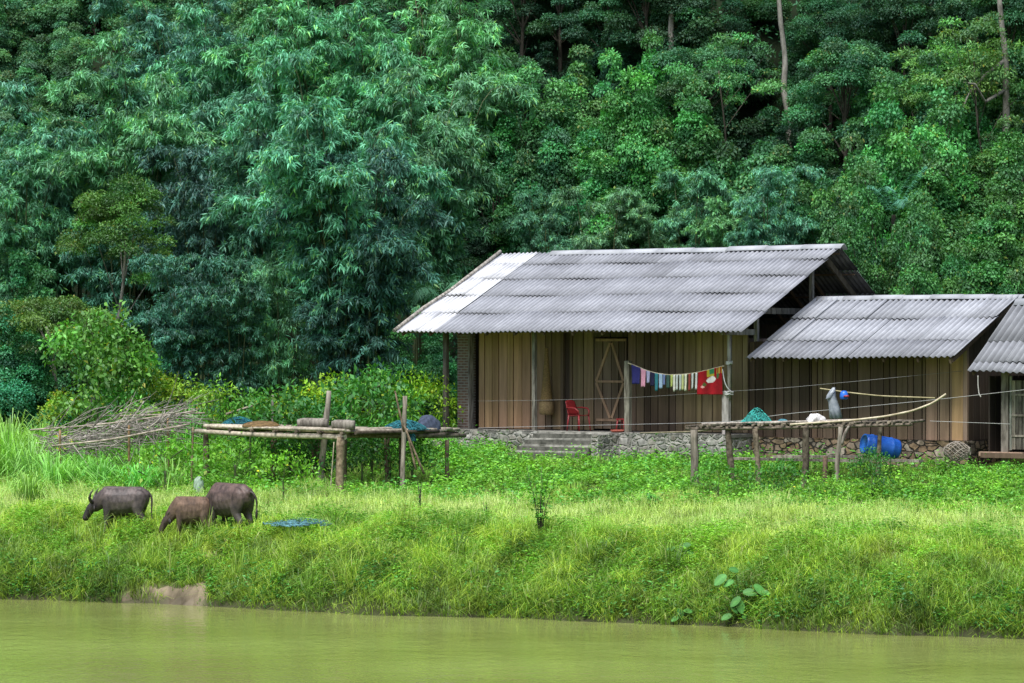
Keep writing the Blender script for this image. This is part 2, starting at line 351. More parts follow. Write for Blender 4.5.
def grass():
    VV = []; CC = []
    def put(n, d0, d1, L0, L1, w, c0, c1, lean, ph=0, thr=-9, x0=-15, x1=15, per=16, rad=.10, tipc=1.25):
        nt = n//per
        X, Y = scatter(nt, x0, x1, d0-.7, d1)
        dd = shore_d(X, Y)
        k = in_view(X, Y) & (RNG.uniform(0, 1, nt) > bare(X, Y)*1.1) & house_clear(X, Y) & (patch(X, Y, 1.1, ph)+RNG.normal(0, .5, nt) > thr) & (dd > d0)
        X, Y = X[k], Y[k]; nt = len(X)
        p = np.clip(.5+.30*patch(X, Y, .8, ph)+RNG.normal(0, .25, nt), 0, 1)
        hs = np.clip(RNG.uniform(L0, L1, nt)*(1+.28*patch(X, Y, 1.5, ph+1)), .06, 2)*RNG.choice([.7, 1, 1, 1.35], nt)
        br = RNG.uniform(.7, 1.25, nt)*pocket_shade(X, Y)
        I = np.repeat(np.arange(nt), per); m = len(I)
        a = RNG.uniform(0, 2*PI, m); rr = rad*np.sqrt(RNG.uniform(0, 1, m))
        xx = X[I]+np.cos(a)*rr; yy = Y[I]+np.sin(a)*rr
        pp = np.clip(p[I]+RNG.normal(0, .12, m), 0, 1)[:, None]
        C = (np.array(c0)*(1-pp)+np.array(c1)*pp)*br[I][:, None]*RNG.uniform(.8, 1.2, (m, 1))
        dry = RNG.uniform(0, 1, m) > .965; C[dry] = np.array((1.5, 1.0, 3.2))*RNG.uniform(.5, .9, (dry.sum(), 1))
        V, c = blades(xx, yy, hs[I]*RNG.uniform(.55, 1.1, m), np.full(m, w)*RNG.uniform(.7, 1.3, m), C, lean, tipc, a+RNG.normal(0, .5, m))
        VV.append(V); CC.append(c)
    # bank face: long, hanging, dark at its foot
    put(150000, .03, 3.6, .16, .38, .014, (.72, .74, .6), (1.25, 1.08, 1.0), 1.35, .3, rad=.13)
    put(70000, .02, 1.5, .2, .42, .016, (.36, .44, .5), (.75, .78, .9), 1.2, 2.2, rad=.13)
    put(26000, .1, 3.4, .38, .62, .013, (.40, .52, .5), (1.0, .95, .9), .9, 5.3, -.2, per=34, rad=.10)
    # lip and plateau: fine, pale, yellow green
    put(230000, 2.4, 9.0, .12, .30, .011, (.85, .88, 1.2), (1.5, 1.2, 2.2), 1.05, 1.2)
    put(80000, 2.8, 8.0, .24, .42, .007, (1.2, 1.05, 2.2), (1.8, 1.35, 3.8), .7, 4.2, -.3, per=7, rad=.22, tipc=1.4)
    # further up to the house and behind it
    put(130000, 7.5, 26, .10, .28, .013, (.5, .72, .8), (.95, 1.0, 1.0), .55, 3.0)
    put(30000, 20, 33, .2, .5, .016, (.35, .5, .8), (.8, .85, .9), .5, 3.6)
    V = np.concatenate(VV); C = np.concatenate(CC)
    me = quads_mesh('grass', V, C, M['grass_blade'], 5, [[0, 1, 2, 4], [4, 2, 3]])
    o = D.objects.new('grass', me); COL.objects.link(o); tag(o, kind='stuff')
grass()

def leafquads(C, Dr, Nn, L, W, droop=.15):
    Dr = nrm(Dr); S = nrm(np.cross(Dr, Nn)); Nn = nrm(np.cross(S, Dr))
    L = np.asarray(L)[:, None]; W = np.asarray(W)[:, None]
    mid = C+Dr*L*.45
    return np.stack([C, mid+S*W/2+Nn*W*.12, C+Dr*L-Nn*L*droop, mid-S*W/2+Nn*W*.12], 1)
def rand_dirs(n): return nrm(RNG.normal(0, 1, (n, 3)))
def weeds():
    VV = []; CC = []
    def put(n, d0, d1, h0, h1, ll, ww, c0, c1, ph, thr=-9, per=7, x0=-16, x1=16, xr=None):
        X, Y = scatter(n, x0, x1, d0, d1)
        k = in_view(X, Y) & (bare(X, Y) < .3) & (shore_d(X, Y) > .03) & house_clear(X, Y) & (patch(X, Y, .9, ph)+RNG.normal(0, .35, n) > thr)
        if xr is not None: k &= xr(X, Y)
        sx = 512+F*X/Y; k &= ~((sx > 690) & (sx < 935) & (Y > 75.2) & (Y < 80) & (RNG.uniform(0, 1, len(X)) < .75))
        k &= ~((sx > 508) & (sx < 622) & (Y > 82.6) & (RNG.uniform(0, 1, len(X)) < .85))
        k &= ~((X > -5.2) & (X < -2.0) & (Y > 78.2) & (Y < 84.5) & (RNG.uniform(0, 1, len(X)) < .85))
        X, Y = X[k], Y[k]; n = len(X); Z = ground(X, Y)
        h = RNG.uniform(h0, h1, n)*(1+.3*patch(X, Y, 1.3, ph))
        p = np.clip(.5+.3*patch(X, Y, 1.0, ph)+RNG.normal(0, .25, n), 0, 1)[:, None]; pk = pocket_shade(X, Y)[:, None]
        col_s = pk*(.75+.45*np.clip(patch(X, Y, 1.6, ph+.6), -.8, .8)[:, None]*.6+.2)
        col = (np.array(c0)*(1-p)+np.array(c1)*p)*RNG.uniform(.75, 1.25, (n, 1))*col_s
        for j in range(per):
            t = (j+1)/per
            a = RNG.uniform(0, 2*PI, n); out = np.stack([np.cos(a), np.sin(a), RNG.uniform(-.3, .5, n)], 1)
            P = np.stack([X, Y, Z], 1)+np.stack([np.cos(a)*.04, np.sin(a)*.04, h*t], 1)+RNG.normal(0, .03, (n, 3))
            V = leafquads(P, out, np.array((0, 0, 1.))+RNG.normal(0, .45, (n, 3)), RNG.uniform(.7, 1.3, n)*ll, RNG.uniform(.7, 1.3, n)*ww)
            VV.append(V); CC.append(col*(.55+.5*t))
    notleft = lambda X, Y: (X > -3-.06*(Y-66)*0) | (shore_d(X, Y) > 14)
    put(26000, 7.5, 18, .08, .30, .085, .055, (.60, .75, 1.0), (1.25, 1.08, 1.0), .7, -.6)
    put(3200, 7.0, 17, .2, .4, .10, .06, (.45, .7, 1.2), (.9, .95, 1.2), 2.7, .45)
    put(9000, 16, 32, .15, .6, .11, .06, (.35, .55, .9), (.85, .85, .9), 1.9, -.3)
    put(34000, .05, 4.2, .08, .30, .10, .024, (.55, .62, .7), (1.25, 1.05, .9), 3.3, -.7)
    put(5000, 14.5, 18.6, .2, .42, .09, .055, (.55, .75, 1.0), (1.1, 1.05, 1.0), 6.1, -.2)
    put(7000, 2.5, 8, .10, .30, .07, .03, (.7, .75, .9), (1.2, 1.05, 1.2), 4.4, .2)
    put(2600, .02, .9, .1, .3, .10, .045, (.3, .5, 1.1), (.7, .9, 1.6), 5.1, -.2)
    V = np.concatenate(VV); C = np.concatenate(CC)
    me = quads_mesh('weeds', V, C, M['weed_leaf'])
    o = D.objects.new('weeds', me); COL.objects.link(o); tag(o, kind='stuff')
weeds()
def undergrowth():
    n = 5200
    X = RNG.uniform(-26, 26, n); Y = RNG.uniform(92, 150, n); d = shore_d(X, Y); k = (d > 27) & in_view(X, Y, 2) & house_clear(X, Y)
    X, Y = X[k], Y[k]; n = len(X); per = 26
    a = rand_dirs(n*per); a[:, 2] = np.abs(a[:, 2])
    r = np.repeat(RNG.uniform(.3, .8, n), per)
    P = np.repeat(np.stack([X, Y, ground(X, Y)], 1), per, 0)+a*r[:, None]*np.array((1, 1, 1.2))
    V = leafquads(P, a*.5+RNG.normal(0, .5, a.shape)-np.array((0, 0, .2)), a+np.array((0, 0, .6)), RNG.uniform(.12, .24, len(P)), RNG.uniform(.06, .11, len(P)))
    C = np.array((.6, .75, .8))*RNG.uniform(.5, 1.3, (len(P), 1))
    me = quads_mesh('undergrowth', V, C, M['broad_leaf']); o = D.objects.new('undergrowth', me); COL.objects.link(o); tag(o, kind='stuff')
undergrowth()

# ------------------------------------------------------------------ plants: one mesh set per variety
def bamboo_meshes(seed, H=11.0, R=2.9, culms=15):
    r = np.random.default_rng(seed); P = []; Dd = []; cm = MB(); cols = []
    for c in range(culms):
        a = r.uniform(0, 2*PI); hh = H*r.uniform(.62, 1.05); rr = R*r.uniform(.25, 1.0)
        b0 = np.array((math.cos(a), math.sin(a), 0))*r.uniform(.1, .9)
        ts = np.linspace(0, 1, 15); o = np.array((math.cos(a), math.sin(a), 0))
        z = hh*(1-(1-ts)**1.55)-hh*.16*np.clip((ts-.68)/.32, 0, 1)**2
        path = b0+o*(rr*ts**2.3)[:, None]+np.stack([0*ts, 0*ts, z], 1)
        cm.tube(path, .045*(1-.85*ts), 5, cap=False)
        for t in np.concatenate([r.uniform(.25, 1, 30), np.linspace(.9, 1, 5)]):
            i = min(int(t*14), 13); f = t*14-i; p = path[i]*(1-f)+path[i+1]*f
            ba = r.uniform(0, 2*PI); bl = r.uniform(.45, 1.35)*(1.1-.45*t)
            bd = np.array((math.cos(ba), math.sin(ba), r.uniform(.1, .6)))+o*.5*t
            bd /= np.linalg.norm(bd); sh = r.uniform(.55, 1.45)
            for q in np.linspace(.25, 1, 6):
                bp = p+bd*bl*q-np.array((0, 0, .32))*bl*q*q+r.normal(0, .05, 3)
                m = 11; dirs = bd*.45+np.array((0, 0, -.62))+r.normal(0, .5, (m, 3))
                P.append(np.tile(bp, (m, 1))+r.normal(0, .05, (m, 3))); Dd.append(dirs)
                cols.append(np.tile(np.array((1, 1, 1))*sh*(.42+.75*q), (m, 1))*r.uniform(.8, 1.25, (m, 1))*np.array((1, 1, 1)))  # leaves darken towards the branch root: inner crown shade as colour
    P = np.concatenate(P); Dd = nrm(np.concatenate(Dd)); cols = np.concatenate(cols)
    yel = r.uniform(0, 1, len(P)) > .93; cols[yel] *= np.array((1.7, 1.25, .6))
    Nn = np.array((0, 0, 1.))+r.normal(0, .5, P.shape)
    V = leafquads(P, Dd, Nn, r.uniform(.18, .31, len(P)), r.uniform(.036, .056, len(P)), .2)
    return quads_mesh('bamboo_crown', V, cols, M['bamboo_leaf']), cm
def clump_leaves(r, cen, rad, n, ll, ww, flat=.8, low=-.35, out=.6):
    a = nrm(r.normal(0, 1, (n, 3))); a[:, 2] = np.where(a[:, 2] < low, -a[:, 2]*.6, a[:, 2])
    sh = r.uniform(.55, 1.05, (n, 1))**.6
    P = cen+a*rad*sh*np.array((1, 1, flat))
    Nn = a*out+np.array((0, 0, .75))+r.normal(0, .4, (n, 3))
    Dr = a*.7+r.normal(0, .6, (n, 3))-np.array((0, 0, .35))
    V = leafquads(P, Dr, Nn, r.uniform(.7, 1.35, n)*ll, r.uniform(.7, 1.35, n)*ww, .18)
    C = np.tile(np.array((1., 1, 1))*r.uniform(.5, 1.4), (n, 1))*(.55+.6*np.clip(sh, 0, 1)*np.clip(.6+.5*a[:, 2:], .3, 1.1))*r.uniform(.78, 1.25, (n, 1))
    C = C*(1+r.normal(0, .12, 3)*np.array((1, .4, 1)))
    yl = r.uniform(0, 1, n) > .975; C[yl] = C[yl]*np.array((2.6, 1.15, .8))
    return V, C
def broad_meshes(seed, H=8.0, R=2.6, base=.35, nc=34, per=620, ll=.135, ww=.068, cr=(.45, .95), lean=.2, flat=.7, mat='broad_leaf', trunk_r=.14, th=.8, lobes=0, le=3):
    r = np.random.default_rng(seed); VV = []; CC = []; tr = MB()
    ts = np.linspace(0, 1, 9); a = r.uniform(0, 2*PI)
    wig = np.stack([np.sin(ts*4+a)*.18*lean*H*.2+math.cos(a)*lean*ts*H*.12, np.cos(ts*3+a)*.15*lean*H*.2+math.sin(a)*lean*ts*H*.12, ts*H*th], 1)
    LB = [(r.uniform(-.75, .75)*R, r.uniform(-.75, .75)*R, r.uniform(.5, 1.0)*H) for _ in range(lobes)]
    tr.tube(wig, trunk_r*(1-.75*ts)+.015, 7, wob=.06)
    for i in range(nc):
        d = nrm(r.normal(0, 1, 3)); d[2] = d[2] if d[2] > -.5 else -d[2]
        q = r.uniform(.45, 1)**.5
        zc = H*(base+1)/2; hz = H*(1-base)/2
        cen = np.array((wig[5][0], wig[5][1], zc))+d*np.array((R, R, hz))*q
        rad = r.uniform(*cr)
        if lobes:
            lx, ly, lh = LB[i % lobes]; q = (i//lobes+.5)/(nc/lobes); w = R*.42*(1.15-q)
            cen = np.array((lx+r.normal(0, w*.6), ly+r.normal(0, w*.6), lh*(.06+.94*q))); rad *= 1.25-.6*q
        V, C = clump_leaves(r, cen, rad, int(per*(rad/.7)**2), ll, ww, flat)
        VV.append(V); CC.append(C)
        if i % le == 0:
            k = min(8, max(2, int((cen[2]/H)/.8*8*.7))); p0 = wig[k]
            tr.tube([p0, (p0*.45+cen*.55)+r.normal(0, .1, 3)+np.array((0, 0, .1)), cen], [trunk_r*.35, trunk_r*.22, .012], 5, cap=False)
    me = quads_mesh('tree_crown', np.concatenate(VV), np.concatenate(CC), M[mat])
    return me, tr
def tree_proto(name, meshes, bark, crown_name='crown', trunk_name='trunk'):
    crown, tr = meshes
    o = D.objects.new(name, None); t = tr.build(trunk_name, M[bark], o)
    c = D.objects.new(crown_name, crown); c.parent = o
    COL.objects.unlink(t)
    return dict(name=name, trunk=t, crown=c, tn=trunk_name, cn=crown_name)
def plant(pr, loc, s=1.0, rz=None, tint=(1, 1, 1), label=None, cat='tree', group=None, name=None, sz=1.0, tilt=0):
    """a thing: an Empty at the foot of the plant, with a trunk and a crown of its own"""
    o = empty(name or pr['name'], loc, random.uniform(0, 2*PI) if rz is None else rz, label, cat, group)
    o.scale = (s, s, s*sz)
    if tilt: o.rotation_euler[1] = tilt
    for k, nm in (('trunk', pr['tn']), ('crown', pr['cn'])):
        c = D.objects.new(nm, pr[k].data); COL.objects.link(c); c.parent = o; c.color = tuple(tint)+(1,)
    return o
BAM = [tree_proto('bamboo_clump', bamboo_meshes(s, *a), 'culm', 'crown', 'culms') for s, a in ((1, (11, 2.9, 15)), (2, (12, 3.3, 16)), (3, (10, 2.4, 13)), (4, (9, 2.0, 10)))]
BRD = [tree_proto('broadleaf_tree', broad_meshes(s, *a), 'bark') for s, a in ((11, (8, 2.6, .35)), (12, (9, 2.4, .3)), (13, (7, 2.8, .4)), (14, (8.5, 2.2, .25)))]
MND = [tree_proto('vine_covered_tree', broad_meshes(s, H, R, .04, nc, 760, ll*.8, ww*.8, (.42, .80), .1, .8, 'broad_leaf', .08, .4, lb), 'bark') for s, H, R, nc, ll, ww, lb in ((21, 4.6, 1.9, 40, .15, .10, 5), (22, 6.5, 1.7, 48, .14, .09, 4), (23, 3.4, 2.1, 40, .16, .11, 6), (24, 5.5, 2.2, 54, .13, .085, 6))]
FIN = [tree_proto('feathery_tree', broad_meshes(s, H, R, b, 62, 900, .085, .04, (.3, .58), 1.2, .62, 'fine_leaf', .075, .8, 0, 16), 'pale_bark') for s, H, R, b in ((31, 7.9, 1.7, .42), (32, 4.4, 2.0, .4))]
LAC = [tree_proto('lacy_tree', broad_meshes(s, H, R, .45, 30, 260, .15, .06, (.35, .75), 1.0, .6, 'broad_leaf', .055, .8, 0, 6), 'bark') for s, H, R in ((41, 9, 2.8), (42, 8, 2.4))]

def hill(pr, px, py, hc, **k):
    Y = np.arange(92, 175, .1); X = (px-512)/F*Y
    f = ZC-(py-HOR)/F*Y-(ground(X, Y)+hc)
    i = np.argmax(f <= 0) if (f <= 0).any() else len(Y)-1
    return plant(pr, (float(X[i]), float(Y[i]), float(ground(X[i], Y[i]))-.1), **k)

# --- the bamboo on the left
BT = [(1.0, 1.05, .95), (.85, .95, 1.0), (1.1, 1.1, .85), (1.25, 1.15, .8), (.75, .88, .95)]
bamboo = [  # px, py of the crown, scale, variety, tint, own label
 (62, 165, .95, 0, 0, 'blue green bamboo clump above the small olive feathery tree'),
 (150, 130, 1.0, 1, 2, 'bamboo clump with drooping plumes in the left upper forest above the pale trunks'),
 (235, 95, 1.0, 0, 0, None), (330, 60, 1.05, 1, 2, None), (430, 60, 1.0, 0, 3, 'tall bright bamboo clump, uppermost of the plumes left of the roof ridge'),
 (205, 215, .9, 2, 1, None), (265, 185, .95, 0, 0, None), (345, 165, 1.0, 1, 0, None), (420, 165, 1.0, 0, 2, None),
 (120, 250, .75, 3, 4, None), (365, 250, .9, 2, 1, 'dark bamboo clump hanging over the palm beside the roof'), (20, 215, .9, 2, 2, 'bamboo clump at the far left edge beside the feathery tree'),
 (455, 130, .85, 3, 3, None), (385, 95, .9, 1, 0, None), (300, 110, .9, 2, 2, None), (180, 60, .9, 0, 1, None),
 (285, 300, .55, 3, 3, 'slim pale bamboo plume standing alone before the dark hollow'),
 (190, 335, .6, 2, 1, 'low dark bamboo clump behind the yellow green shrubs'), (345, 335, .6, 3, 4, None), (235, 325, .6, 2, 4, None),
 (600, 222, .62, 3, 3, 'grey green bamboo just above the main roof, left one of the row'), (545, 232, .55, 2, 2, 'low bamboo tuft touching the ridge left of the roof cap'),
 (690, 205, .62, 3, 2, 'grey green bamboo above the middle of the main roof'), (765, 215, .6, 2, 0, 'bamboo clump above the right end of the main ridge'),
 (660, 235, .5, 3, 3, None), (730, 235, .5, 2, 3, None),
]
for px, py, s, v, t, lb in bamboo:
    pr = BAM[v]; hc = (11, 12, 10, 9)[v]*s*.66
    dk = .6 if (py > 195 and px < 400 and px > 140) else (1.12 if py < 180 else .95)  # clumps round the hollow tinted darker: shade put into leaf colour
    if lb and lb.startswith('slim'): X_ = (px-512)/F*92.5; plant(pr, (X_, 92.5, gz(X_, 92.5)-.1), s=.58, sz=1.22, tint=(1.5, 1.35, 1.1), label=lb, cat='bamboo'); continue
    hill(pr, px, py, hc, s=s, tint=tuple(c_*dk*random.uniform(.9, 1.1) for c_ in BT[t]), label=lb or 'dense blue green bamboo clump with drooping leaf plumes among others like it', cat='bamboo', group=None if lb else 'bamboo clumps massed on the lower hill')

G1 = ('dark green broadleaf tree crowded into the shaded upper forest', 'dark trees packed in the upper forest')
dark = [(20, 40), (75, 30), (130, 5), (15, 110), (190, -10), (260, -5), (60, 85), (520, 15), (560, 5), (610, 20), (500, 75), (650, 30), (700, 5), (830, 40), (850, 80), (870, 10), (905, 60), (930, 0), (975, 30), (1010, 70), (330, -25), (420, -30), (700, 75), (845, 130)]
for i, (px, py) in enumerate(dark):
    t = random.uniform(.45, .95) if px > 300 else random.uniform(.85, 1.25)
    hill(BRD[i % 4] if px > 300 else MND[i % 4], px, py, 5.2*.62, s=random.uniform(.55, .72), tint=(t*(.85 if px > 300 else 1.05), t*.95, t*1.05), label=G1[0], group=G1[1])
back = [(x+random.uniform(-22, 22), y+random.uniform(-12, 12)) for y in (-30, 15, 60, 105, 150, 195, 240) for x in range(-20, 1060, 80)]
for i, (px, py) in enumerate(back):
    t = random.uniform(.35, .85)*(1.35 if px < 330 and py < 90 else 1); k = i % 4  # low tints put the shade of forest recesses into leaf colour
    hill(MND[(i*7+i//5) % 4], px, py+14, 1.3, s=random.uniform(.45, .65), tint=(t*random.uniform(.75, 1.0), t*.95, t*random.uniform(.8, 1.3)), label='small forest tree between larger crowns, tinted dark for the shade there', group='shaded forest filler trees', cat='tree', name='forest_tree')
for px, py in ((5, 5), (35, 12), (65, 5), (95, 0), (20, -25), (60, -30), (110, -20), (140, 5), (170, -15), (210, 5), (45, 40), (230, -25), (290, -5), (310, 0), (8, 60), (700, 45), (745, 120), (742, 60), (600, -5), (660, 75), (890, 20), (940, -5)):
    t = random.uniform(.7, 1.15)*(1 if px < 400 else .6)
    hill(MND[(px//7) % 4], px, py, 1.6, s=random.uniform(.6, .8), tint=(t*1.0, t*.95, t*1.0), label='mid green rounded tree in the canopy along the top of the picture', group='canopy trees along the top', name='forest_tree')
vine = [  # creeper-covered trees of the middle and right, lit look put into brighter tints
 (540, 112, .9, 1, (1.1, 1.15, .9), 'bright creeper draped tree, highest of the green mounds left of the pale trunk'), (585, 95, .8, 0, (1.0, 1.1, .9), None), (640, 105, .8, 1, (1.05, 1.1, .8), None),
 (590, 150, .9, 2, (1.2, 1.2, .7), 'broad yellow green creeper mound in the middle of the hillside'), (540, 170, .8, 0, (.85, .95, .9), None), (640, 160, .85, 3, (.95, 1.05, .8), None), (495, 165, .8, 1, (.8, .9, .9), None),
 (690, 140, .85, 0, (1.05, 1.1, .8), None), (735, 165, .9, 2, (.9, 1, .85), None), (800, 160, .75, 0, (.8, .95, .9), 'rounded dark green tree at the foot of the bent pale trunk'), (445, 225, .7, 2, (.8, 1.1, .6), None), (430, 250, .6, 0, (.8, 1, .7), None),
 (620, 190, .8, 2, (1.35, 1.3, .6), 'yellow green mound just above the main roof, sunlight put into its tint'), (860, 215, .8, 1, (1, 1.1, .8), None), (915, 160, .95, 3, (1, 1.1, .75), 'large leafy mound of creepers below the grey branches'), (960, 150, .9, 0, (.9, 1, .8), None),
 (1000, 175, .9, 1, (.95, 1.05, .75), None), (930, 205, .95, 3, (1.05, 1.12, .7), None), (985, 225, .9, 2, (1.0, 1.1, .75), None), (1015, 255, .8, 0, (1.0, 1.1, .7), None), (885, 245, .85, 0, (.95, 1.1, .8), None), (935, 262, .7, 2, (1.15, 1.2, .7), 'bright bush right behind the ridge of the lower roof'), (975, 275, .6, 0, (1.05, 1.15, .75), None),
 (900, 120, .8, 1, (.75, .9, .85), None), (1000, 120, .8, 0, (.9, 1, .7), None), (830, 235, .7, 1, (.85, 1, .85), None), (800, 215, .7, 2, (1, 1.1, .8), None), (1020, 60, .8, 3, (.8, .95, .7), None), (1010, 285, .55, 2, (1.15, 1.2, .8), 'low bright bush behind the right end of the lower roof'),
 (30, 350, .75, 3, (.55, .75, .8), 'dark leafy thicket at the left edge behind the bright shrub'), (75, 320, .7, 0, (.6, .8, .7), None), (15, 290, .7, 1, (.6, .8, .8), None), (130, 300, .6, 2, (.6, .8, .75), None), (400, 345, .5, 1, (.6, .85, .6), None), (450, 345, .45, 0, (.5, .75, .6), None), (480, 240, .6, 0, (.85, 1, .7), None),
 (320, 385, .5, 2, (.55, .75, .8), None), (250, 385, .5, 0, (.5, .7, .85), None), (375, 385, .5, 2, (.5, .75, .75), None), (150, 375, .5, 0, (.5, .75, .8), None), (425, 375, .45, 0, (.5, .8, .7), None)]
for px, py, s, v, t, lb in vine:
    hc = (4.6, 6.5, 3.4, 5.5)[v]*s*.6
    q = random.uniform(.85, 1.45); hill(MND[v], px, py, hc*q, s=s, sz=q, tilt=random.uniform(-.12, .12), tint=tuple(c_*random.uniform(.9, 1.15) for c_ in t), label=lb or 'leafy green creeper covered tree among many like it on the slope', group=None if lb else 'creeper covered trees on the slope')
X_ = (88-512)/F*97; plant(FIN[0], (X_, 97, gz(X_, 97)-.2), s=1.0, rz=.6, tint=(.62, .85, .65), label='small olive feathery tree with pale forked trunks on the left', cat='tree')
X_ = (62-512)/F*96; plant(FIN[1], (X_, 96, gz(X_, 96)-.2), s=1.0, rz=2.0, tint=(.85, .9, .85), label='low olive feathery tree spreading below the pale forked trunks', cat='tree')
hill(LAC[0], 715, 10, 7, s=.7, tint=(1.1, 1.2, 1.0), label='light airy tree left of the bent pale trunk near the top')
hill(LAC[1], 960, 40, 6, s=.8, tint=(1.7, 1.35, .9), label='open tree with olive and reddish new leaves at the upper right')
hill(LAC[1], 930, 75, 5, s=.6, tint=(1.6, 1.3, .8), label='thin yellowing tree hanging over the grey branches at right')
hill(LAC[0], 1000, 20, 7, s=.8, tint=(1.3, 1.15, .8), label='tall open crowned tree in the top right corner')
for px, Y, sc, v, t in ((872, 94.5, .7, 1, .6), (896, 95, .78, 1, .75), (925, 93.5, .7, 3, .9), (955, 91.5, .6, 2, 1.0), (990, 91, .55, 0, .85), (1020, 91, .6, 2, .95), (850, 95, .6, 1, .6), (1050, 90, .6, 0, .9)):
    X_ = (px-512)/F*Y; plant(MND[v], (X_, Y, gz(X_, Y)-.2), s=sc, tint=(t, t*1.1, t*.8), label='leafy green bush crowding behind the low shed roof', cat='bush', group='bushes behind the shed', sz=1.5)
# bare trunks and branches that stand out
def bare_trunk(pts, Y, r, label, limbs=()):
    Y = on_ground(pts[0][0], pts[0][1]+Y, 92)[1]
    P = [at(x, y, Y+dy) for x, y, dy in pts]
    g = Vector((P[0][0], P[0][1], gz(P[0][0], P[0][1])-.2)); o = empty('forest_tree', g, 0, label, 'tree')
    mb = MB(); P = [g]+P; n = len(P)
    # smooth resample
    A = np.array([list(p) for p in P]); tt = np.linspace(0, n-1, n*4); B = np.stack([np.interp(tt, range(n), A[:, k]) for k in range(3)], 1)
    for _ in range(3): B[1:-1] = (B[:-2]+2*B[1:-1]+B[2:])/4
    mb.tube(B, np.linspace(r, r*.55, len(B)), 8, wob=.05); mb.build('trunk', M['pale_bark'], o, g)
    for l in limbs:
        m2 = MB(); A = np.array([list(at(x, y, Y+dy)) for x, y, dy in l]); m2.tube(A, np.linspace(r*.5, r*.15, len(A)), 6); m2.build('limb', M['pale_bark'], o, g)
    c = D.objects.new('crown', LAC[0]['crown'].data); COL.objects.link(c); c.parent = o; c.color = (.8, .95, .9, 1)
    c.location = Vector(B[-1])-g-Vector((0, 0, 5.5)); c.scale = (.9, .9, .9)
bare_trunk([(671, 60, 0), (671, 30, 0), (672, -10, 0), (674, -60, 0)], 75, .13, 'straight pale trunk rising out of the frame above the roof')
bare_trunk([(789, 140, 0), (790, 120, 0), (783, 90, 0), (786, 60, 0), (780, 20, 0), (777, -40, 0)], 38, .13, 'bent pale trunk right of the airy tree above the ridge')
bare_trunk([(1006, 110, 0), (1006, 60, 0), (1001, 20, 0), (996, -40, 0)], 115, .13, 'grey trunk at the upper right edge of the forest', [[(1005, 60, 0), (985, 75, -.3), (968, 95, -.6), (958, 122, -.6)], [(1005, 90, 0), (985, 102, -1), (975, 84, -1.4), (960, 82, -1.6)]])

# ------------------------------------------------------------------ palms
def palm(loc, label, n, fl, tint, name='palm', leaflet=.5, seed=5, up=.9):
    r = np.random.default_rng(seed); hg = loc[2]-gz(loc[0], loc[1]); o = empty(name, loc, 0, label, 'palm'); st = MB()
    o.location.z -= hg; st.tube([(.1, 0, -.1), (0, 0, hg*.5), (0, 0, hg+.5), (.02, 0, hg+1.0)], [.1, .08, .07, .06], 8); st.build('trunk', M['bark'], o)
    for k in range(n):
        a = 2*PI*k/n+r.uniform(-.2, .2); e = up*r.uniform(.6, 1.2); ts = np.linspace(0, 1, 24)
        h = np.array((math.cos(a), math.sin(a), 0))
        path = h*(fl*np.sin(ts*1.3)/1.0*.8)[:, None]+np.stack([0*ts, 0*ts, 1.0+fl*(e*ts-.85*ts**2.2)], 1)
        T = nrm(np.gradient(path, axis=0)); S = nrm(np.cross(T, np.array((0, 0, 1.))))
        P = []; Dr = []
        for s_ in (-1, 1):
            for i in range(2, 24):
                for jj in (0, .5):
                    P.append(path[i]); Dr.append(S[i]*s_*.8+T[i]*.55+np.array((0, 0, -.30)))
        P = np.array(P); Dr = np.array(Dr); L = leaflet*np.sin(np.clip(np.tile(np.repeat(ts[2:], 2), 2), .08, .97)*PI)**.5*r.uniform(.85, 1.1, len(P))
        V = leafquads(P+r.normal(0, .012, P.shape), Dr, np.array((0, 0, 1.))+r.normal(0, .2, P.shape), L, L*0+.045, .25)
        V = V+np.array((0, 0, hg)); me = quads_mesh('frond', V, np.tile(np.array(tint), (len(V), 1))*r.uniform(.8, 1.2, (len(V), 1)), M['broad_leaf'])
        c = D.objects.new('frond', me); COL.objects.link(c); c.parent = o
p = at(446, 300, 93.5); palm((p[0], p[1], p[2]-1.2), 'small palm with arching fronds beside the left end of the roof', 9, 2.2, (1.2, 1.1, 1.5), seed=5)
p = at(893, 205, 98); palm((p[0], p[1], p[2]-1.3), 'blue grey fan shaped palm above the lower roof', 9, 1.25, (1.0, 1.05, 1.7), seed=8, leaflet=.42, up=1.7)
p = at(852, 272, 97); palm((p[0], p[1], p[2]-1.3), 'pale palm fronds right behind the main gable', 7, 1.5, (1.3, 1.2, 1.6), seed=9)

# ------------------------------------------------------------------ garden shrubs
def shrub_meshes(seed, H, R, nc, per, ll, ww, cr=(.22, .45), mat='garden_leaf', flat=.9):
    return broad_meshes(seed, H, R, .05, nc, per, ll, ww, cr, .1, flat, mat, .010, .5)
SHR = [tree_proto('shrub', shrub_meshes(51, 2.6, .9, 46, 210, .105, .07), 'culm', 'foliage', 'stem'),
       tree_proto('shrub', shrub_meshes(52, 1.3, .8, 26, 150, .10, .05), 'culm', 'foliage', 'stem'),
       tree_proto('shrub', shrub_meshes(53, .8, .7, 22, 140, .08, .045, (.18, .32)), 'culm', 'foliage', 'stem'),
       tree_proto('shrub', shrub_meshes(54, 1.7, .7, 26, 90, .12, .045, (.2, .4)), 'culm', 'foliage', 'stem')]
def bush(v, px, py, Y, s, tint, label, sz=1.0, group=None, cat='shrub'):
    X = (px-512)/F*Y
    return plant(SHR[v], (X, Y, gz(X, Y)-.05), s=s, tint=tint, label=label, cat=cat, group=group, sz=sz)
bush(0, 118, 0, 89.5, 1.1, (.8, .95, 1.3), 'darker round leaved shrub close behind the tall bright one', 1.2)
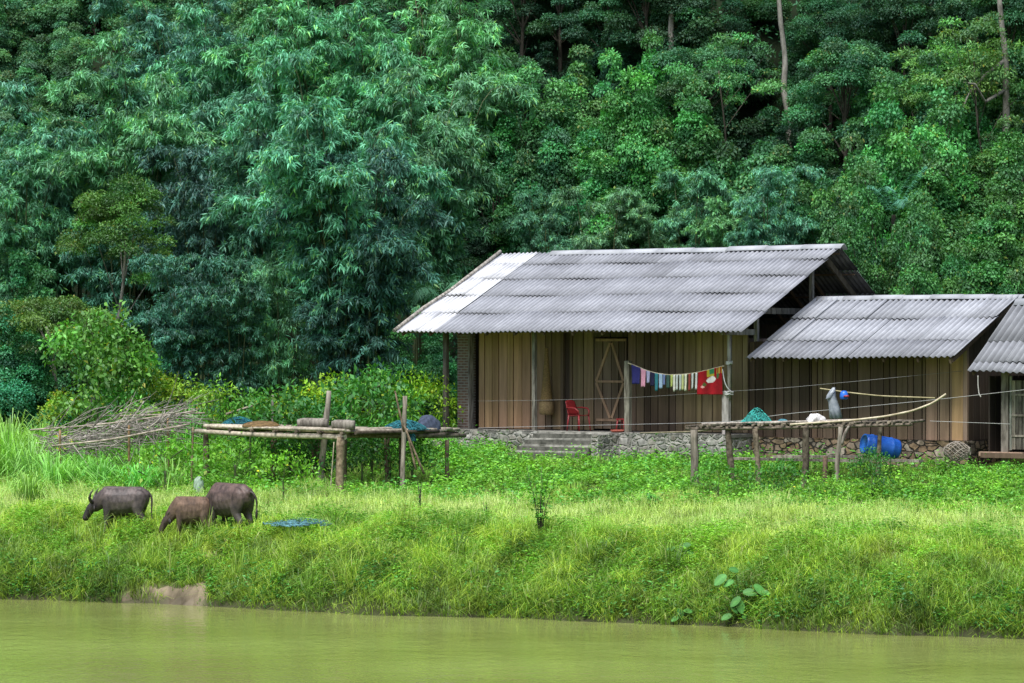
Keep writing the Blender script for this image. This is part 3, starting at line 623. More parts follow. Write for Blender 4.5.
bush(0, 98, 0, 89, 1.3, (.75, .88, 1.3), 'tall shrub of round bright leaves above the brushwood rack', 1.2)
bush(0, 62, 0, 90, .7, (1.3, 1.05, .6), 'yellow tipped shrub left of the tall round leaved shrub')
bush(0, 155, 0, 91, .85, (1.35, 1.05, .6), 'yellow green shrub right of the tall round leaved shrub')
bush(3, 185, 0, 90, 1.1, (1.4, 1.05, .9), 'thin leaved yellowish bush behind the right end of the brushwood')
bush(3, 215, 0, 89, 1.0, (1.2, 1.05, .9), 'wispy upright bush behind the left end of the long bamboo platform', 1.1)
bush(3, 140, 0, 88, .9, (1.2, 1.1, 1.2), 'wispy weed bush standing in the dry brushwood')
bush(3, 300, 0, 86, 1.15, (1.5, 1.05, .5), 'yellow green shrub behind the platform left of the upright stump')
bush(1, 330, 0, 87, 1.3, (1.35, 1.05, .6), 'yellow green shrub right behind the upright stump', 1.2)
bush(3, 265, 0, 88, 1.0, (1.1, 1, .8), 'thin bush behind the teal net on the platform')
bush(1, 380, 0, 88, 1.3, (.7, .85, .8), 'dark shrub behind the right half of the long platform', 1.2)
bush(1, 420, 0, 88, 1.1, (1.3, 1.1, .5), 'bright yellow green shrub behind the blue sack', 1.3)
bush(1, 432, 0, 90, 1.1, (1.0, 1.05, .7), 'leafy shrub close by the left porch post', 1.1)
for v, px, Y, s, t, lb in (  # low tints under the long platform put its shadow into leaf colour
  (2, 165, 79, 1.1, (.9, 1.05, .8), 'round weed shrub behind the brown calf'),
  (2, 235, 79.5, 1.15, (.95, 1.05, .8), 'bright round shrub under the left bay of the long platform'),
  (2, 283, 76, .85, (1.0, 1.1, .6), 'low bright shrub right of the rear buffalo'),
  (1, 290, 81, 1.25, (.3, .5, .65), 'shrub under the long platform, its shade put into a dark tint'),
  (1, 322, 80.3, 1.15, (.22, .42, .6), 'shrub behind the thick front post, tinted very dark for shade'),
  (1, 372, 81, 1.2, (.28, .5, .62), 'shrub under the right bay of the long platform, tinted dark for shade'),
  (2, 412, 79.5, .9, (.65, .85, 1.1), 'grey green weed shrub at the foot of the leaning poles'),
  (1, 120, 84, .64, (.7, .9, .7), 'shrub under the brushwood rack'), (1, 70, 83, .6, (.65, .85, .8), 'shrub below the left end of the brushwood rack'),
  (1, 175, 83, .6, (.75, .95, .7), 'shrub left of the platform corner post'), (1, 205, 83, .6, (.85, 1, .7), 'leafy shrub behind the platform corner post'),
  (1, 302, 79.6, .8, (.22, .38, .5), 'added shrub left of the thick front post, tinted almost black for shade'), (1, 362, 79.4, .75, (.25, .42, .5), 'added low shrub right of the thick front post, tinted dark for shade'), (1, 390, 80, .8, (.3, .5, .6), 'added shrub left of the tall grey post, tinted dark for shade'),  # extra shrubs added to darken the space under the platform
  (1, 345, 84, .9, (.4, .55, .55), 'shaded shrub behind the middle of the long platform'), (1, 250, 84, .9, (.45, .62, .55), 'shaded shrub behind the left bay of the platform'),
  (1, 400, 83.5, .8, (.8, 1, .8), 'shrub between the platform and the porch steps'), (2, 440, 83.5, .7, (.8, 1, .8), 'low shrub at the right end of the long platform'),
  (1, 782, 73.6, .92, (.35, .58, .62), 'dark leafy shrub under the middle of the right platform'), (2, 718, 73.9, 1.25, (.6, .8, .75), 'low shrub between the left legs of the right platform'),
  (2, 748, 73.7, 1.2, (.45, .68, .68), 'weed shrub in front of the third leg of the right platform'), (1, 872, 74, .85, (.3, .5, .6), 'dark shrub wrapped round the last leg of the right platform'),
  (2, 842, 73.4, 1.1, (.8, .95, .8), 'weed shrub before the pale crooked platform leg'), (2, 815, 72.6, 1.1, (1.05, 1.05, .9), 'pale flowering weed shrub in front of the right platform'), (2, 838, 72.2, 1.1, (1.15, 1.05, 1.0), 'yellowish weed shrub furthest forward below the right platform'),
  (2, 700, 75.6, .7, (.85, 1, .9), 'low weed shrub at the foot of the leftmost leg of the right platform'),
  (2, 912, 76, .5, (.9, 1.05, .8), 'leafy weed mound below the blue barrel'), (2, 965, 75, .9, (.9, 1.08, .8), 'leafy weed mound below the woven cage'), (2, 1005, 74, .9, (.85, 1.05, .8), 'leafy weed mound at the right edge of the picture'), (2, 932, 77.6, .5, (.9, 1.05, .7), 'small weed bush right beside the woven cage')):
    bush(v, px, 0, Y, s*((1.3 if s > .65 else 1) if px < 600 else .72), t, lb, random.uniform(.95, 1.3))

# reeds and tall grass tufts on the left edge
def tuft(px, Y, n, L, W, col, label, spread=.35, name='reed_clump', lean=.6, group=None):
    X = (px-512)/F*Y; z = gz(X, Y); o_ = []
    a = RNG.uniform(0, 2*PI, n); rr = RNG.uniform(0, spread, n); ln = np.abs(RNG.normal(0, lean, n))
    P0 = np.stack([np.cos(a)*rr, np.sin(a)*rr, 0*a-.05], 1); dr = np.stack([np.cos(a), np.sin(a), 0*a], 1); up = np.array((0, 0, 1.))
    l = (RNG.uniform(.5, 1.1, n)*L)[:, None]; lnn = ln[:, None]
    P1 = P0+(up*.6+dr*lnn*.25)*l; P2 = P0+(up*(.92-.25*lnn)+dr*lnn*.65)*l; P3 = P0+(up*(.95-.65*lnn)+dr*lnn*1.05)*l
    b = a+PI/2+RNG.normal(0, .5, n); w = np.stack([np.cos(b), np.sin(b), 0*b], 1)*W/2
    V = np.stack([P0-w*.6, P0+w*.6, P1+w, P2+w*.8, P3, P2-w*.8, P1-w], 1)
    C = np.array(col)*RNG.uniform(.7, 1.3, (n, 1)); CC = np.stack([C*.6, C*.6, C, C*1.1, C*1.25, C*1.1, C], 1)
    me = quads_mesh(name, V, CC, M['grass_blade'], 7, [[0, 1, 2, 6], [6, 2, 3, 5], [5, 3, 4]])
    o = D.objects.new(name, me); COL.objects.link(o); o.location = (X, Y, z); tag(o, label, 'reeds', group)
for px, Y, n, L, lb in ((8, 82, 260, 1.7, 'tall reed clump at the far left edge of the picture'), (30, 81, 220, 1.5, 'reed clump second from the left edge below the brushwood'), (52, 80, 200, 1.2, 'reed clump just left of the grazing grey buffalo'), (78, 82, 160, 1.2, 'reed clump under the lower brushwood pole'), (10, 86, 240, 1.8, 'reed clump behind the leftmost reeds'), (190, 89, 90, 1.7, 'straight pale reed tuft behind the brushwood end'), (45, 86, 200, 1.5, 'reed clump in front of the yellow tipped shrub'), (28, 77.5, 180, .9, 'low reed clump nearest the water at left'), (102, 81.5, 140, 1.0, 'reed clump in the shade below the brushwood stakes'), (68, 80.6, 120, .9, 'low grass tuft in front of the left half of the brushwood'), (140, 80.3, 130, .95, 'low grass tuft in front of the middle of the brushwood'), (172, 80.4, 130, 1.0, 'low grass tuft in front of the right end of the brushwood')):
    tuft(px, Y, n, L, .026, (random.uniform(.40, .70), random.uniform(.72, .9), random.uniform(.9, 1.6)), lb, lean=.8)

# banana plants behind the platform
def paddle(o, p0, d, L, W, col, name='leaf', fold=.2, droop=.4, face=None):
    ts = np.linspace(0, 1, 9); ss = np.linspace(-1, 1, 5); d = Vector(d).normalized(); s_ = d.cross(Vector((0, 0, 1))).normalized(); n_ = s_.cross(d)
    if face is not None: s_ = d.cross(Vector(face)).normalized(); n_ = s_.cross(d)
    G = np.zeros((9, 5, 3))
    for i, t in enumerate(ts):
        w = W*.5*math.sin(min(t*.93+.06, 1)*PI)**.6
        for j, q in enumerate(ss):
            G[i, j] = Vector(p0)+d*L*t+s_*w*q+n_*(abs(q)*w*fold)-Vector((0, 0, 1))*droop*L*t*t
    mb = MB(); C = np.ones((9, 5, 3))*np.array(col); C[:, 2] *= 1.3
    mb.grid(G, C); return mb.build(name, M['big_leaf'], o)
def banana(px, Y, h, label, seed, sc=1.0):
    r = random.Random(seed); X = (px-512)/F*Y; o = empty('banana_plant', (X, Y, gz(X, Y)), 0, label, 'banana plant')
    mb = MB(); mb.tube([(0, 0, 0), (.03, 0, h*.5), (0, 0, h)], [.09, .07, .03], 8, (1, 1, 1)); mb.build('stem', M['culm'], o)
    for k in range(6):
        a = r.uniform(0, 2*PI); paddle(o, (0, 0, h*.95), (math.cos(a)*.6, math.sin(a)*.6, r.uniform(.5, 1.3)), sc*r.uniform(.8, 1.2), .3*sc, (.10*r.uniform(.8, 1.2), .27, .03))
banana(345, 86.5, 1.2, 'young banana plant with upright leaves behind the upright stump', 3)
banana(362, 85.5, .75, 'banana plant with a broad low leaf behind the right grey log section', 6)
banana(288, 88, 1.0, 'banana plant among the yellow green shrubs behind the platform', 9, .9)
X_, Y_ = (62-512)/F*84.5, 84.5
o = empty('taro_plant', (X_, Y_, gz(X_, Y_)), 0, 'plant with big yellow leaves in front of the brushwood', 'plant')
mb = MB(); mb.tube([(0, 0, 0), (0, 0, .9)], [.03, .02], 6); mb.build('stem', M['culm'], o)
for k in range(7):
    a = k*2.4; paddle(o, (0, 0, .5+.08*k), (math.cos(a), math.sin(a), .9), .45, .34, (.42, .46, .02), droop=.7)

# elephant ear on the bank and single plants on the grass
def taro(px, py, leaves, label, col=(.075, .24, .05)):
    x, y, z = on_ground(px, py); o = empty('elephant_ear_plant', (x, y, z), 0, label, 'plant')
    for lx, ly, ang, L in leaves:
        t = at(lx, ly, y-.1); tip = Vector((t[0]-x, t[1]-y, t[2]-z)); mb = MB()
        mb.tube([(0, 0, 0), (tip.x*.4, tip.y*.5, tip.z*.65), tip], [.012, .01, .007], 5, (.5, .9, .3)); mb.build('stalk', M['culm'], o)
        dd = (math.cos(ang), -.2, math.sin(ang)-.1)
        paddle(o, tip-Vector(dd).normalized()*L*.3, dd, L*.85, L*.58, np.array(col)*random.uniform(.75, 1.2), droop=.15, fold=.12, face=(random.uniform(-.3, .3), -.7, .7))
taro(740, 618, [(722, 578, .5+PI, .34), (735, 570, PI-.5, .26), (730, 582, PI+.3, .26), (748, 592, .15, .34), (758, 588, -.6, .34), (737, 600, PI+.6, .3), (728, 616, PI+.2, .26), (740, 604, -1.3, .3), (765, 592, .0, .2), (745, 617, -.3, .22), (733, 607, -.8, .24)], 'elephant ear plant with large pale leaves low on the bank')
taro(683, 618, [(680, 612, -1.2, .24), (689, 611, PI-.4, .22), (676, 618, PI+.3, .2)], 'small elephant ear plant at the waterline left of the large one')
taro(680, 560, [(672, 548, PI+.2, .22), (685, 545, .4, .24), (690, 552, -.5, .22), (678, 555, -1.2, .22)], 'leafy plant with broad leaves halfway up the bank')
def sapling(px, py, h, n, ll, tint, label, name='sapling', spread=.35, seed=1):
    r = np.random.default_rng(seed); x, y, z = on_ground(px, py); o = empty(name, (x, y, z), 0, label, 'plant'); st = MB(); P = []
    for k in range(7):
        a = r.uniform(0, 2*PI); e = np.array((math.cos(a)*spread*r.uniform(.2, 1), math.sin(a)*spread*r.uniform(.2, 1), h*r.uniform(.6, 1)))
        st.tube([(0, 0, 0), e*np.array((.35, .35, .5)), e], [.014, .009, .004], 5)
        for t in r.uniform(.3, 1, n): P.append(e*np.array((t, t, t))+r.normal(0, .03, 3))
    st.build('stem', M['bark'], o); P = np.array(P); m = len(P)
    V = leafquads(P, rand_dirs(m)*np.array((1, 1, .4)), np.array((0, 0, 1.))+r.normal(0, .4, (m, 3)), r.uniform(.7, 1.3, m)*ll, r.uniform(.7, 1.3, m)*ll*.5)
    c = D.objects.new('foliage', quads_mesh('foliage', V, np.tile(np.array(tint), (m, 1))*r.uniform(.7, 1.3, (m, 1)), M['garden_leaf'])); COL.objects.link(c); c.parent = o
sapling(540, 540, 1.65, 34, .12, (.75, .95, 1.0), 'lone sapling in the grass below the porch steps', seed=3, spread=.55)
sapling(486, 527, .6, 8, .07, (.8, .9, 1.0), 'thin weed stem left of the lone sapling', spread=.08, seed=4)
sapling(420, 515, .9, 7, .06, (.8, 1, 1.0), 'tall thin weed stem right of the thick platform post', spread=.06, seed=5)
sapling(655, 505, .3, 12, .10, (1.2, 1.4, 3.0), 'low pale leaved weed on the slope below the stone plinth', spread=.3, seed=6)

# ------------------------------------------------------------------ main house (local frame: x along the front, y into the house, z from the ground)
def W2L(p, root=None):
    dx = p[0]-HX; dy = p[1]-HY
    return Vector((dx*CT-dy*ST, dx*ST+dy*CT, p[2]-HZ))
def L2W(u, v, z): return Vector((HX+u*CT+v*ST, HY-u*ST+v*CT, HZ+z))
def pl(px, v, py=None):
    """u (and z) on the plane y=v of the house seen at picture column px, for measuring"""
    k = (px-512)/F; u = (k*(HY+v*CT)-HX-v*ST)/(CT+k*ST); Y = HY-u*ST+v*CT
    return u if py is None else (u, ZC-(py-HOR)/F*Y-HZ)
FZ = .66
house = empty('wooden_house', (HX, HY, HZ), -TH, 'long wooden house with grey corrugated roof, porch posts and stone plinth', 'house')
def corrugated(mb, u0, u1, e, r, rows, colw, wave=.15, amp=.027, tint=None, seed=0, over=.10, tilt=.010, jag=.03):
    rr = np.random.default_rng(seed); E = np.array(e); R_ = np.array(r); S = R_-E; L = np.linalg.norm(S); S = S/L; Nn = np.array((-S[1], S[0]))
    if Nn[1] < 0: Nn = -Nn
    nc = max(1, int(round((u1-u0)/colw))); cw = (u1-u0)/nc
    for c in range(nc):
        for k in range(len(rows)-1):
            a, b = rows[k], rows[k+1]  # fractions from ridge (0) to eave (1)
            t0 = L*(1-b)-(over if k < len(rows)-2 else rr.uniform(-jag, jag)); t1 = L*(1-a)
            us = np.linspace(u0+c*cw-.02, u0+(c+1)*cw+.02, int(cw/wave*8)+1)
            cc = tint(c, k, rr) if tint else (1, 1, 1); G = []; lft = rr.uniform(0, tilt); sk = rr.normal(0, .004)
            for t, lift in ((t0, .020), (t0*.5+t1*.5, .010), (t1, .0)):
                h = amp*np.cos(us/wave*2*PI)+.014*np.sin(us*.8+k)+.010*np.sin(us*2.1+k*2)+lift+lft*np.linspace(0, 1, len(us))
                p = E+S*t
                G.append(np.stack([us+sk*(t-t0), p[0]+Nn[0]*h, p[1]+Nn[1]*h], 1))
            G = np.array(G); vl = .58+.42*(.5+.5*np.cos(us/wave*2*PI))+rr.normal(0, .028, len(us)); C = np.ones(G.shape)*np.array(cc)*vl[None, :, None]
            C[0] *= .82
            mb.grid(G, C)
def solid(o, th=.008):
    m = o.modifiers.new('Solidify', 'SOLIDIFY'); m.thickness = th; m.offset = -1
    return o
ROWS = [0, .14, .33, .54, .755, 1]
def main_tint(c, k, r):
    g = r.uniform(.88, 1.08)*(.86 if r.random() < .12 else 1); return np.array((g, g*.995, g*1.02))
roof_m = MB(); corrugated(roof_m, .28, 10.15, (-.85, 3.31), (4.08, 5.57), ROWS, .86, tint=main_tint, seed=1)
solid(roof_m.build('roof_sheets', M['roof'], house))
M['roof_new'] = surf_mat('roof_new', (.56, .57, .60), (.82, .83, .86), (2.2, 2.2, 2.2), .6, .08, 8)
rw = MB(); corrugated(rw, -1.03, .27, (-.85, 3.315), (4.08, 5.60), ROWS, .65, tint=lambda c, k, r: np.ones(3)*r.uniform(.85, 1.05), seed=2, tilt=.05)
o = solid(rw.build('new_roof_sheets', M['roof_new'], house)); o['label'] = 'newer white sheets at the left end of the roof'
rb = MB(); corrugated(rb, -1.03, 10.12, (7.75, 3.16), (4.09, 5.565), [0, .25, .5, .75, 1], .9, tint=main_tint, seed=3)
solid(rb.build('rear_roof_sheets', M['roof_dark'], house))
cap = MB()
us = np.linspace(pl(553, 4.08), 10.22, 9)
for i in range(8):
    z = 5.60+random.uniform(-.012, .02)+(.02 if i == 7 else 0); a, b = us[i]-.03, us[i+1]+.03; dz = random.uniform(-.01, .015)
    A = [(-.20, -.10), (-.07, -.008), (0, .022), (.07, -.008), (.18, -.12)]
    cap.grid([[(u, 4.085+q[0], z+q[1]+(dz if u == b else 0)+.006*(i % 2)) for q in A] for u in (a, b)], np.ones((2, 5, 3))*random.uniform(.95, 1.25))
solid(cap.build('ridge_cap', M['roof'], house), .015)
bat = MB(); bat.tube([(-1.06, -.92, 3.36), (-1.07, .4, 4.0), (-1.05, 1.6, 4.50), (-1.06, 2.6, 4.98), (-1.06, 4.0, 5.66)], .05, 8, (1.3, 1.3, 1.3)); bat.build('barge_pole', M['grey_wood'], house)
# frame under the roof
rf = MB(); 
for u in np.arange(-.9, 10.1, .95):
    rf.beam((u, -.75, 3.26), (u, 4.05, 5.46), .05, .09, (.45, .4, .35)); rf.beam((u, 7.6, 3.10), (u, 4.10, 5.46), .05, .09, (.45, .4, .35))
for t in (0.02, .25, .5, .75, .98):
    rf.beam((-1.0, -.8+4.8*t, 3.23+2.2*t+.045), (10.05, -.8+4.8*t, 3.23+2.2*t+.045), .05, .04, (.55, .5, .45))
    rf.beam((-1.0, 7.65-3.55*t, 3.07+2.33*t+.045), (10.05, 7.65-3.55*t, 3.07+2.33*t+.045), .05, .04, (.55, .5, .45))
rf.build('rafters', M['plank'], house)
gb = MB()   # gable frame of the right end
ug = 9.34
def rz_f(v): return 3.31+(v+.85)*.4584
gb.beam((ug, -.55, 3.30), (ug, 1.15, 3.30), .07, .15, (1.1, 1.1, 1.1)); gb.beam((ug, 1.2, 3.86), (ug, 3.7, 3.86), .07, .16, (.95, .92, .88))
gb.beam((ug+.3, 4.05, 5.36), (ug+.3, 7.5, 3.10), .06, .16, (.55, .5, .45))
gb.build('tie_beam', M['grey_wood'], house)
for px, v, ztop, zb in ((758, None, 0, 2.2), (810, None, 0, 2.2)):
    v = {758: 1.08, 810: 3.86}[px]; g2 = MB(); g2.box((ug+.04, v, (rz_f(min(v, 4))-.07+zb)/2), (.10, .10, rz_f(min(v, 4))-.07-zb), (1.25, 1.25, 1.3)); g2.build('gable_post', M['grey_wood'], house)
# walls
def planks(mb, u0, u1, v, z0, z1, wmin, wmax, tint, th=.04, ztop=None, axis='u', gap=.028):
    u = u0
    while u < u1-.02:
        w = min(random.uniform(wmin*.8, wmax*1.15), u1-u); g = tint(); zt = ztop(u+w/2) if ztop else z1+random.uniform(-.01, .01)
        c = ((u+w/2), v+random.uniform(-.008, .008), (z0+zt)/2); s = (w-gap, th, zt-z0)
        if axis == 'v': c = (v+random.uniform(-.008, .008), u+w/2, (z0+zt)/2); s = (th, w-gap, zt-z0)
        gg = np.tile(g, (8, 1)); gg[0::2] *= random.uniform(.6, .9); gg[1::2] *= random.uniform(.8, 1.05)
        mb.box(c, s, gg); u += w
def wt(lo, hi, tone=(1, 1, 1)): return lambda: np.array(tone)*random.uniform(lo, hi)*random.choice([.78, 1, 1, 1.15])*np.array((1, random.uniform(.95, 1.03), random.uniform(.88, 1.05)))
wl = MB(); V0 = 1.0
pts = [(479, 531, .95, 1.65, (1.25, 1.05, .82), .24, .3), (531, 562, .8, 1.2, (1.05, .95, .8), .22, .3), (573, 594, .8, 1.1, (1.0, 1.0, .85), .26, .34), (628, 676, .45, .7, (1, .95, .85), .2, .3), (676, 748.5, .9, 1.25, (1.0, 1.0, .78), .22, .36)]
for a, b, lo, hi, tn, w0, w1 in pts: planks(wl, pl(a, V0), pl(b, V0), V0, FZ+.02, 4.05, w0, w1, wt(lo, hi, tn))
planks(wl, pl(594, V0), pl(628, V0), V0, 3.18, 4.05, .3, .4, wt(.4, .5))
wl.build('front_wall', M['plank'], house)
wdk = MB(); a, b = pl(562, V0), pl(573, V0); wdk.box(((a+b)/2, V0+.06, 2.35), (b-a, .03, 3.4), (.3, .28, .3)); wdk.box((a+.04, V0-.02, 2.35), (.09, .09, 3.38), (.45, .42, .4)); wdk.box((b-.03, V0-.02, 2.35), (.07, .09, 3.38), (.5, .47, .42)); wdk.build('door_jamb', M['plank'], house)  # dark panel between the jambs: shade of the gap as colour
for w_, lo in ((-.12, 0), (9.16, 1), (9.32, 2)):
    sw = MB()
    if lo == 0: planks(sw, 1.05, 7.05, w_, FZ, 3, .22, .32, wt(.5, .8), axis='v', ztop=lambda v: (rz_f(v) if v < 4.08 else 5.57-(v-4.08)*.657)-.12)
    if lo == 1: planks(sw, 1.05, 7.05, w_, FZ, 3, .22, .32, wt(.5, .8), axis='v', ztop=lambda v: 3.15)
    if lo == 2: planks(sw, 1.05, 2.1, w_, 2.2, 3.2, .22, .3, wt(1.4, 2.0, (1, 1, 1.05)), axis='v', ztop=lambda v: 3.05+v*.05)
    sw.build('side_wall' if lo < 2 else 'gable_boards', M['plank'], house)
rwall = MB(); planks(rwall, -.12, 9.16, 7.05, FZ, 3.55, .24, .34, wt(.4, .7)); rwall.build('rear_wall', M['plank'], house)
# door with its battens
dr = MB(); ua, ub = pl(595, V0), pl(627.5, V0); planks(dr, ua, ub, V0-.02, FZ+.06, 3.14, .2, .28, wt(.42, .55, (1, 1, .95)))
door = dr.build('door', M['plank'], house)
def dz(py): return pl(612, V0, py)[1]
bt = MB(); vb = V0-.05; um = pl(612, V0); ul = pl(597.5, V0); ur = pl(624.5, V0); c_ = (1.15, 1.0, .85)
for (a, za), (b, zb) in (((um-.03, dz(343)), (ul, dz(381))), ((um+.03, dz(343)), (ur, dz(381))), ((ul, dz(383)), (um-.03, dz(418))), ((ur, dz(383)), (um+.03, dz(418)))):
    bt.beam((a, vb, za), (b, vb, zb), .03, .07, c_, up=(1, 0, 0.01))
bt.beam((ul, vb-.012, dz(381.5)), (ur, vb-.012, dz(381.5)), .03, .06, c_); bt.beam((pl(597, V0), vb, dz(340)), (pl(627, V0), vb, dz(340)), .03, .07, c_); bt.beam((ul, vb, dz(420)), (ur, vb, dz(420)), .03, .07, (.9, .8, .7))
bt.build('brace', M['plank'], door)
bp_ = MB(); bp_.box((-.13+.17, .93, (FZ+3.9)/2), (.36, .36, 3.9-FZ)); bp_.build('brick_pier', M['brick'], house)
pc = MB(); pc.box((.235, .86, (FZ+3.7)/2), (.05, .2, 3.7-FZ), (1.1, 1.1, 1.15)); pc.build('pier_edge', M['grey_wood'], house)
# plinth, floor, steps
fl = MB(); fl.box((4.52, 3.4, FZ-.04), (9.9, 7.5, .08)); fl.build('floor', M['floor'], house)
pn = MB(); 
def rough_wall(mb, u0, u1, v, z0, z1, n=40, dep=.25, am=.025):
    us = np.linspace(u0, u1, n); zs = np.linspace(z0, z1, 8); G = np.array([[(u, v+RNG.normal(0, am)+(.03*(z1-z)), z+RNG.normal(0, .01)*(z < z1)) for z in zs] for u in us]); mb.grid(G)
    mb.grid(np.array([[(u, v+dep*t, z1+RNG.normal(0, .006)) for t in (0, .5, 1)] for u in us]))
    mb.grid(np.array([[(u1, v+dep*t, z) for z in zs] for t in (0, 4, 8)])); mb.grid(np.array([[(u0, v+dep*t, z) for z in zs] for t in (0, 4, 8)]))
rough_wall(pn, -.42, 3.43, -.36, -.5, FZ+.004, 40); pn.build('stone_plinth', M['stone_pale'], house); pn = MB(); rough_wall(pn, 6.02, 9.45, -.36, -.5, FZ+.004, 44)
pn.build('stone_plinth', M['stone_pale'], house)
st = MB()
us0, us1 = 3.45, 5.75
for k in range(4):
    z1 = FZ-.165*k+.004; v0 = -.40-.27*k
    u0 = us0-.07*k; u1 = us1-.05*k
    n = 14; us = np.linspace(u0, u1, n)
    st.box(((u0+u1)/2, (v0-.27+.3)/2, (z1-.05-.5)/2), (u1-u0, .57-v0, z1-.05+.5), (.5, .5, .47), jit=.006)
    st.box(((u0+u1)/2, v0+.12, z1-.026), (u1-u0+.03, .34, .05), (1.2, 1.2, 1.15), jit=.006)
st.build('steps', M['concrete'], house)
sb = MB(); sb.box((5.88, -.75, .10), (.24, .9, 1.0), (.8, .8, .75), jit=.03); sb.build('step_wall', M['stone_pale'], house)
# porch posts
def post_w(px, wpx, mat, col, z0=FZ, v=0, name='porch_post', round_=False):
    u = pl(px, v); w = wpx/ (F/HY); g = MB()
    g.box((u, v, (z0+rz_f(v)-.05)/2), (w, w, rz_f(v)-.05-z0), col); return g.build(name, M[mat], house)
post_w(446, 4.4, 'grey_wood', (.42, .40, .38)); post_w(534.5, 3.6, 'grey_wood', (.85, .85, .8))
u628 = pl(628, 0); g = MB(); g.box((u628, 0, (FZ+2.55)/2), (.15, .14, 2.55-FZ), (.85, .85, .75)); g.build('porch_post', M['grey_wood'], house)
u728 = pl(728, 0); g = MB(); g.box((u728-.05, 0, (FZ+1.78)/2), (.2, .12, 1.78-FZ), (1.5, 1.5, 1.55)); g.tube([(u728+.04, 0, FZ+.9), (u728+.04, 0, rz_f(0)-.06)], .055, 8, (1.75, 1.75, 1.85)); g.build('porch_post', M['grey_wood'], house)
g = MB(); g.beam((-.9, 0, rz_f(0)-.1), (9.9, 0, rz_f(0)-.1), .09, .1, (.5, .45, .4)); g.build('porch_beam', M['plank'], house)

# ------------------------------------------------------------------ second house
shed = empty('wooden_shed', (HX, HY, HZ), -TH, 'lower wooden shed with three rows of grey roof sheets joined to the long house', 'shed')
F2 = .587
def tint2(c, k, r):
    g = r.uniform(.85, 1.15)*(.78 if k == 2 else 1.08); return np.array((g, g, g*1.02))
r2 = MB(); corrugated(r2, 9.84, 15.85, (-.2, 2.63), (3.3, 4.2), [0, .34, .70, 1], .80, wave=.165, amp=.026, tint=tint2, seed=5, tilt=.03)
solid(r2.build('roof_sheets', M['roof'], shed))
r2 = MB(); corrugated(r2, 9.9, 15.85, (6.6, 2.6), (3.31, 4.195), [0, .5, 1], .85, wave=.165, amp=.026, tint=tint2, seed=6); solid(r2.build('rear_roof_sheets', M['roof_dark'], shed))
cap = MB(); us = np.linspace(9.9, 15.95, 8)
for i in range(7):
    z = 4.225+random.uniform(-.01, .015); a, b = us[i]-.03, us[i+1]+.03
    cap.grid([[(u, 3.305+q[0], z+q[1]+.008*(i % 2)) for q in [(-.18, -.09), (-.07, -.008), (0, .02), (.07, -.008), (.18, -.09)]] for u in (a, b)], np.ones((2, 5, 3))*random.uniform(.9, 1.2))
solid(cap.build('ridge_cap', M['roof'], shed), .015)
w2 = MB(); n0 = pl(748.5, V0)+.03; x_ = n0
tones = [(750, 776, .30, .4), (776, 800, .4, .5), (800, 812, .3, .36), (812, 836, .55, .65), (836, 858, .32, .4), (858, 890, .45, .6), (890, 926, .6, .85), (926, 940, 1.0, 1.2), (940, 953, .95, 1.25)]
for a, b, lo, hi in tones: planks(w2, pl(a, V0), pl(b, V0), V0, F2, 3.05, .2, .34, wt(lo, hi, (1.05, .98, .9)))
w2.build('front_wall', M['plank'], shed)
w2 = MB(); a, b = pl(953, V0), pl(964, V0); w2.box(((a+b)/2, V0-.03, (F2+3.05)/2), (b-a, .06, 3.05-F2), (1.5, 1.28, .85)); w2.box((b+.07, V0-.02, (F2+3.0)/2), (.11, .1, 3.0-F2), (1.0, .95, .9)); w2.build('corner_post', M['plank'], shed)
w2 = MB(); planks(w2, 1.06, 6.0, 15.55, F2, 3, .22, .32, wt(.25, .4), axis='v', ztop=lambda v: (2.63+(v+.2)*.4486 if v < 3.3 else 4.2-(v-3.3)*.485)-.1)  # dark plank tone carries the shade beside the hut doorway
w2.build('side_wall', M['plank'], shed)
w2 = MB(); planks(w2, 9.3, 15.5, 6.0, F2, 2.75, .24, .34, wt(.4, .6)); w2.build('rear_wall', M['plank'], shed)
w2 = MB(); 
for u in np.arange(9.95, 15.8, .97): w2.beam((u, -.12, 2.58), (u, 3.28, 4.11), .05, .09, (.45, .4, .35)); w2.beam((u, 6.5, 2.55), (u, 3.33, 4.11), .05, .09, (.45, .4, .35))
w2.beam((9.9, .95, 3.03), (15.75, .95, 3.03), .08, .1, (.5, .45, .4)); w2.beam((15.7, -.1, 2.56), (15.7, 3.2, 4.05), .06, .12, (.7, .66, .6)); w2.build('rafters', M['plank'], shed)
w2 = MB(); rough_wall(w2, 9.47, 15.75, .72, -.5, F2-.01, 60, .4, .035); w2.build('stone_plinth', M['stone_tan'], shed)
w2 = MB(); w2.box((12.5, 3.6, F2-.05), (6.1, 5.2, .08)); w2.build('floor', M['floor'], shed)

# ------------------------------------------------------------------ third house at the right edge
hut = empty('small_hut', (HX, HY, HZ), -TH, 'small hut with steep corrugated roof and dark open doorway at the right edge', 'hut')
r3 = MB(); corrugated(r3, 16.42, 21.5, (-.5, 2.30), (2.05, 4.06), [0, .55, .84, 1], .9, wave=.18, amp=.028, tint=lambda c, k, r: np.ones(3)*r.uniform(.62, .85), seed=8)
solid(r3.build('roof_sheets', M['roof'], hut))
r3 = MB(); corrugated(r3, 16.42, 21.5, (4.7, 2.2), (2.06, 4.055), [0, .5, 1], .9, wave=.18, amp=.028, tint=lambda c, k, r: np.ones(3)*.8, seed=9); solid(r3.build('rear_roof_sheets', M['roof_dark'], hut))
r3 = MB(); r3.grid([[(u, 2.055+q[0], 4.09+q[1]) for q in [(-.18, -.14), (-.07, -.01), (0, .02), (.07, -.01), (.18, -.14)]] for u in (16.4, 19, 21.5)]); solid(r3.build('ridge_cap', M['roof'], hut), .015)
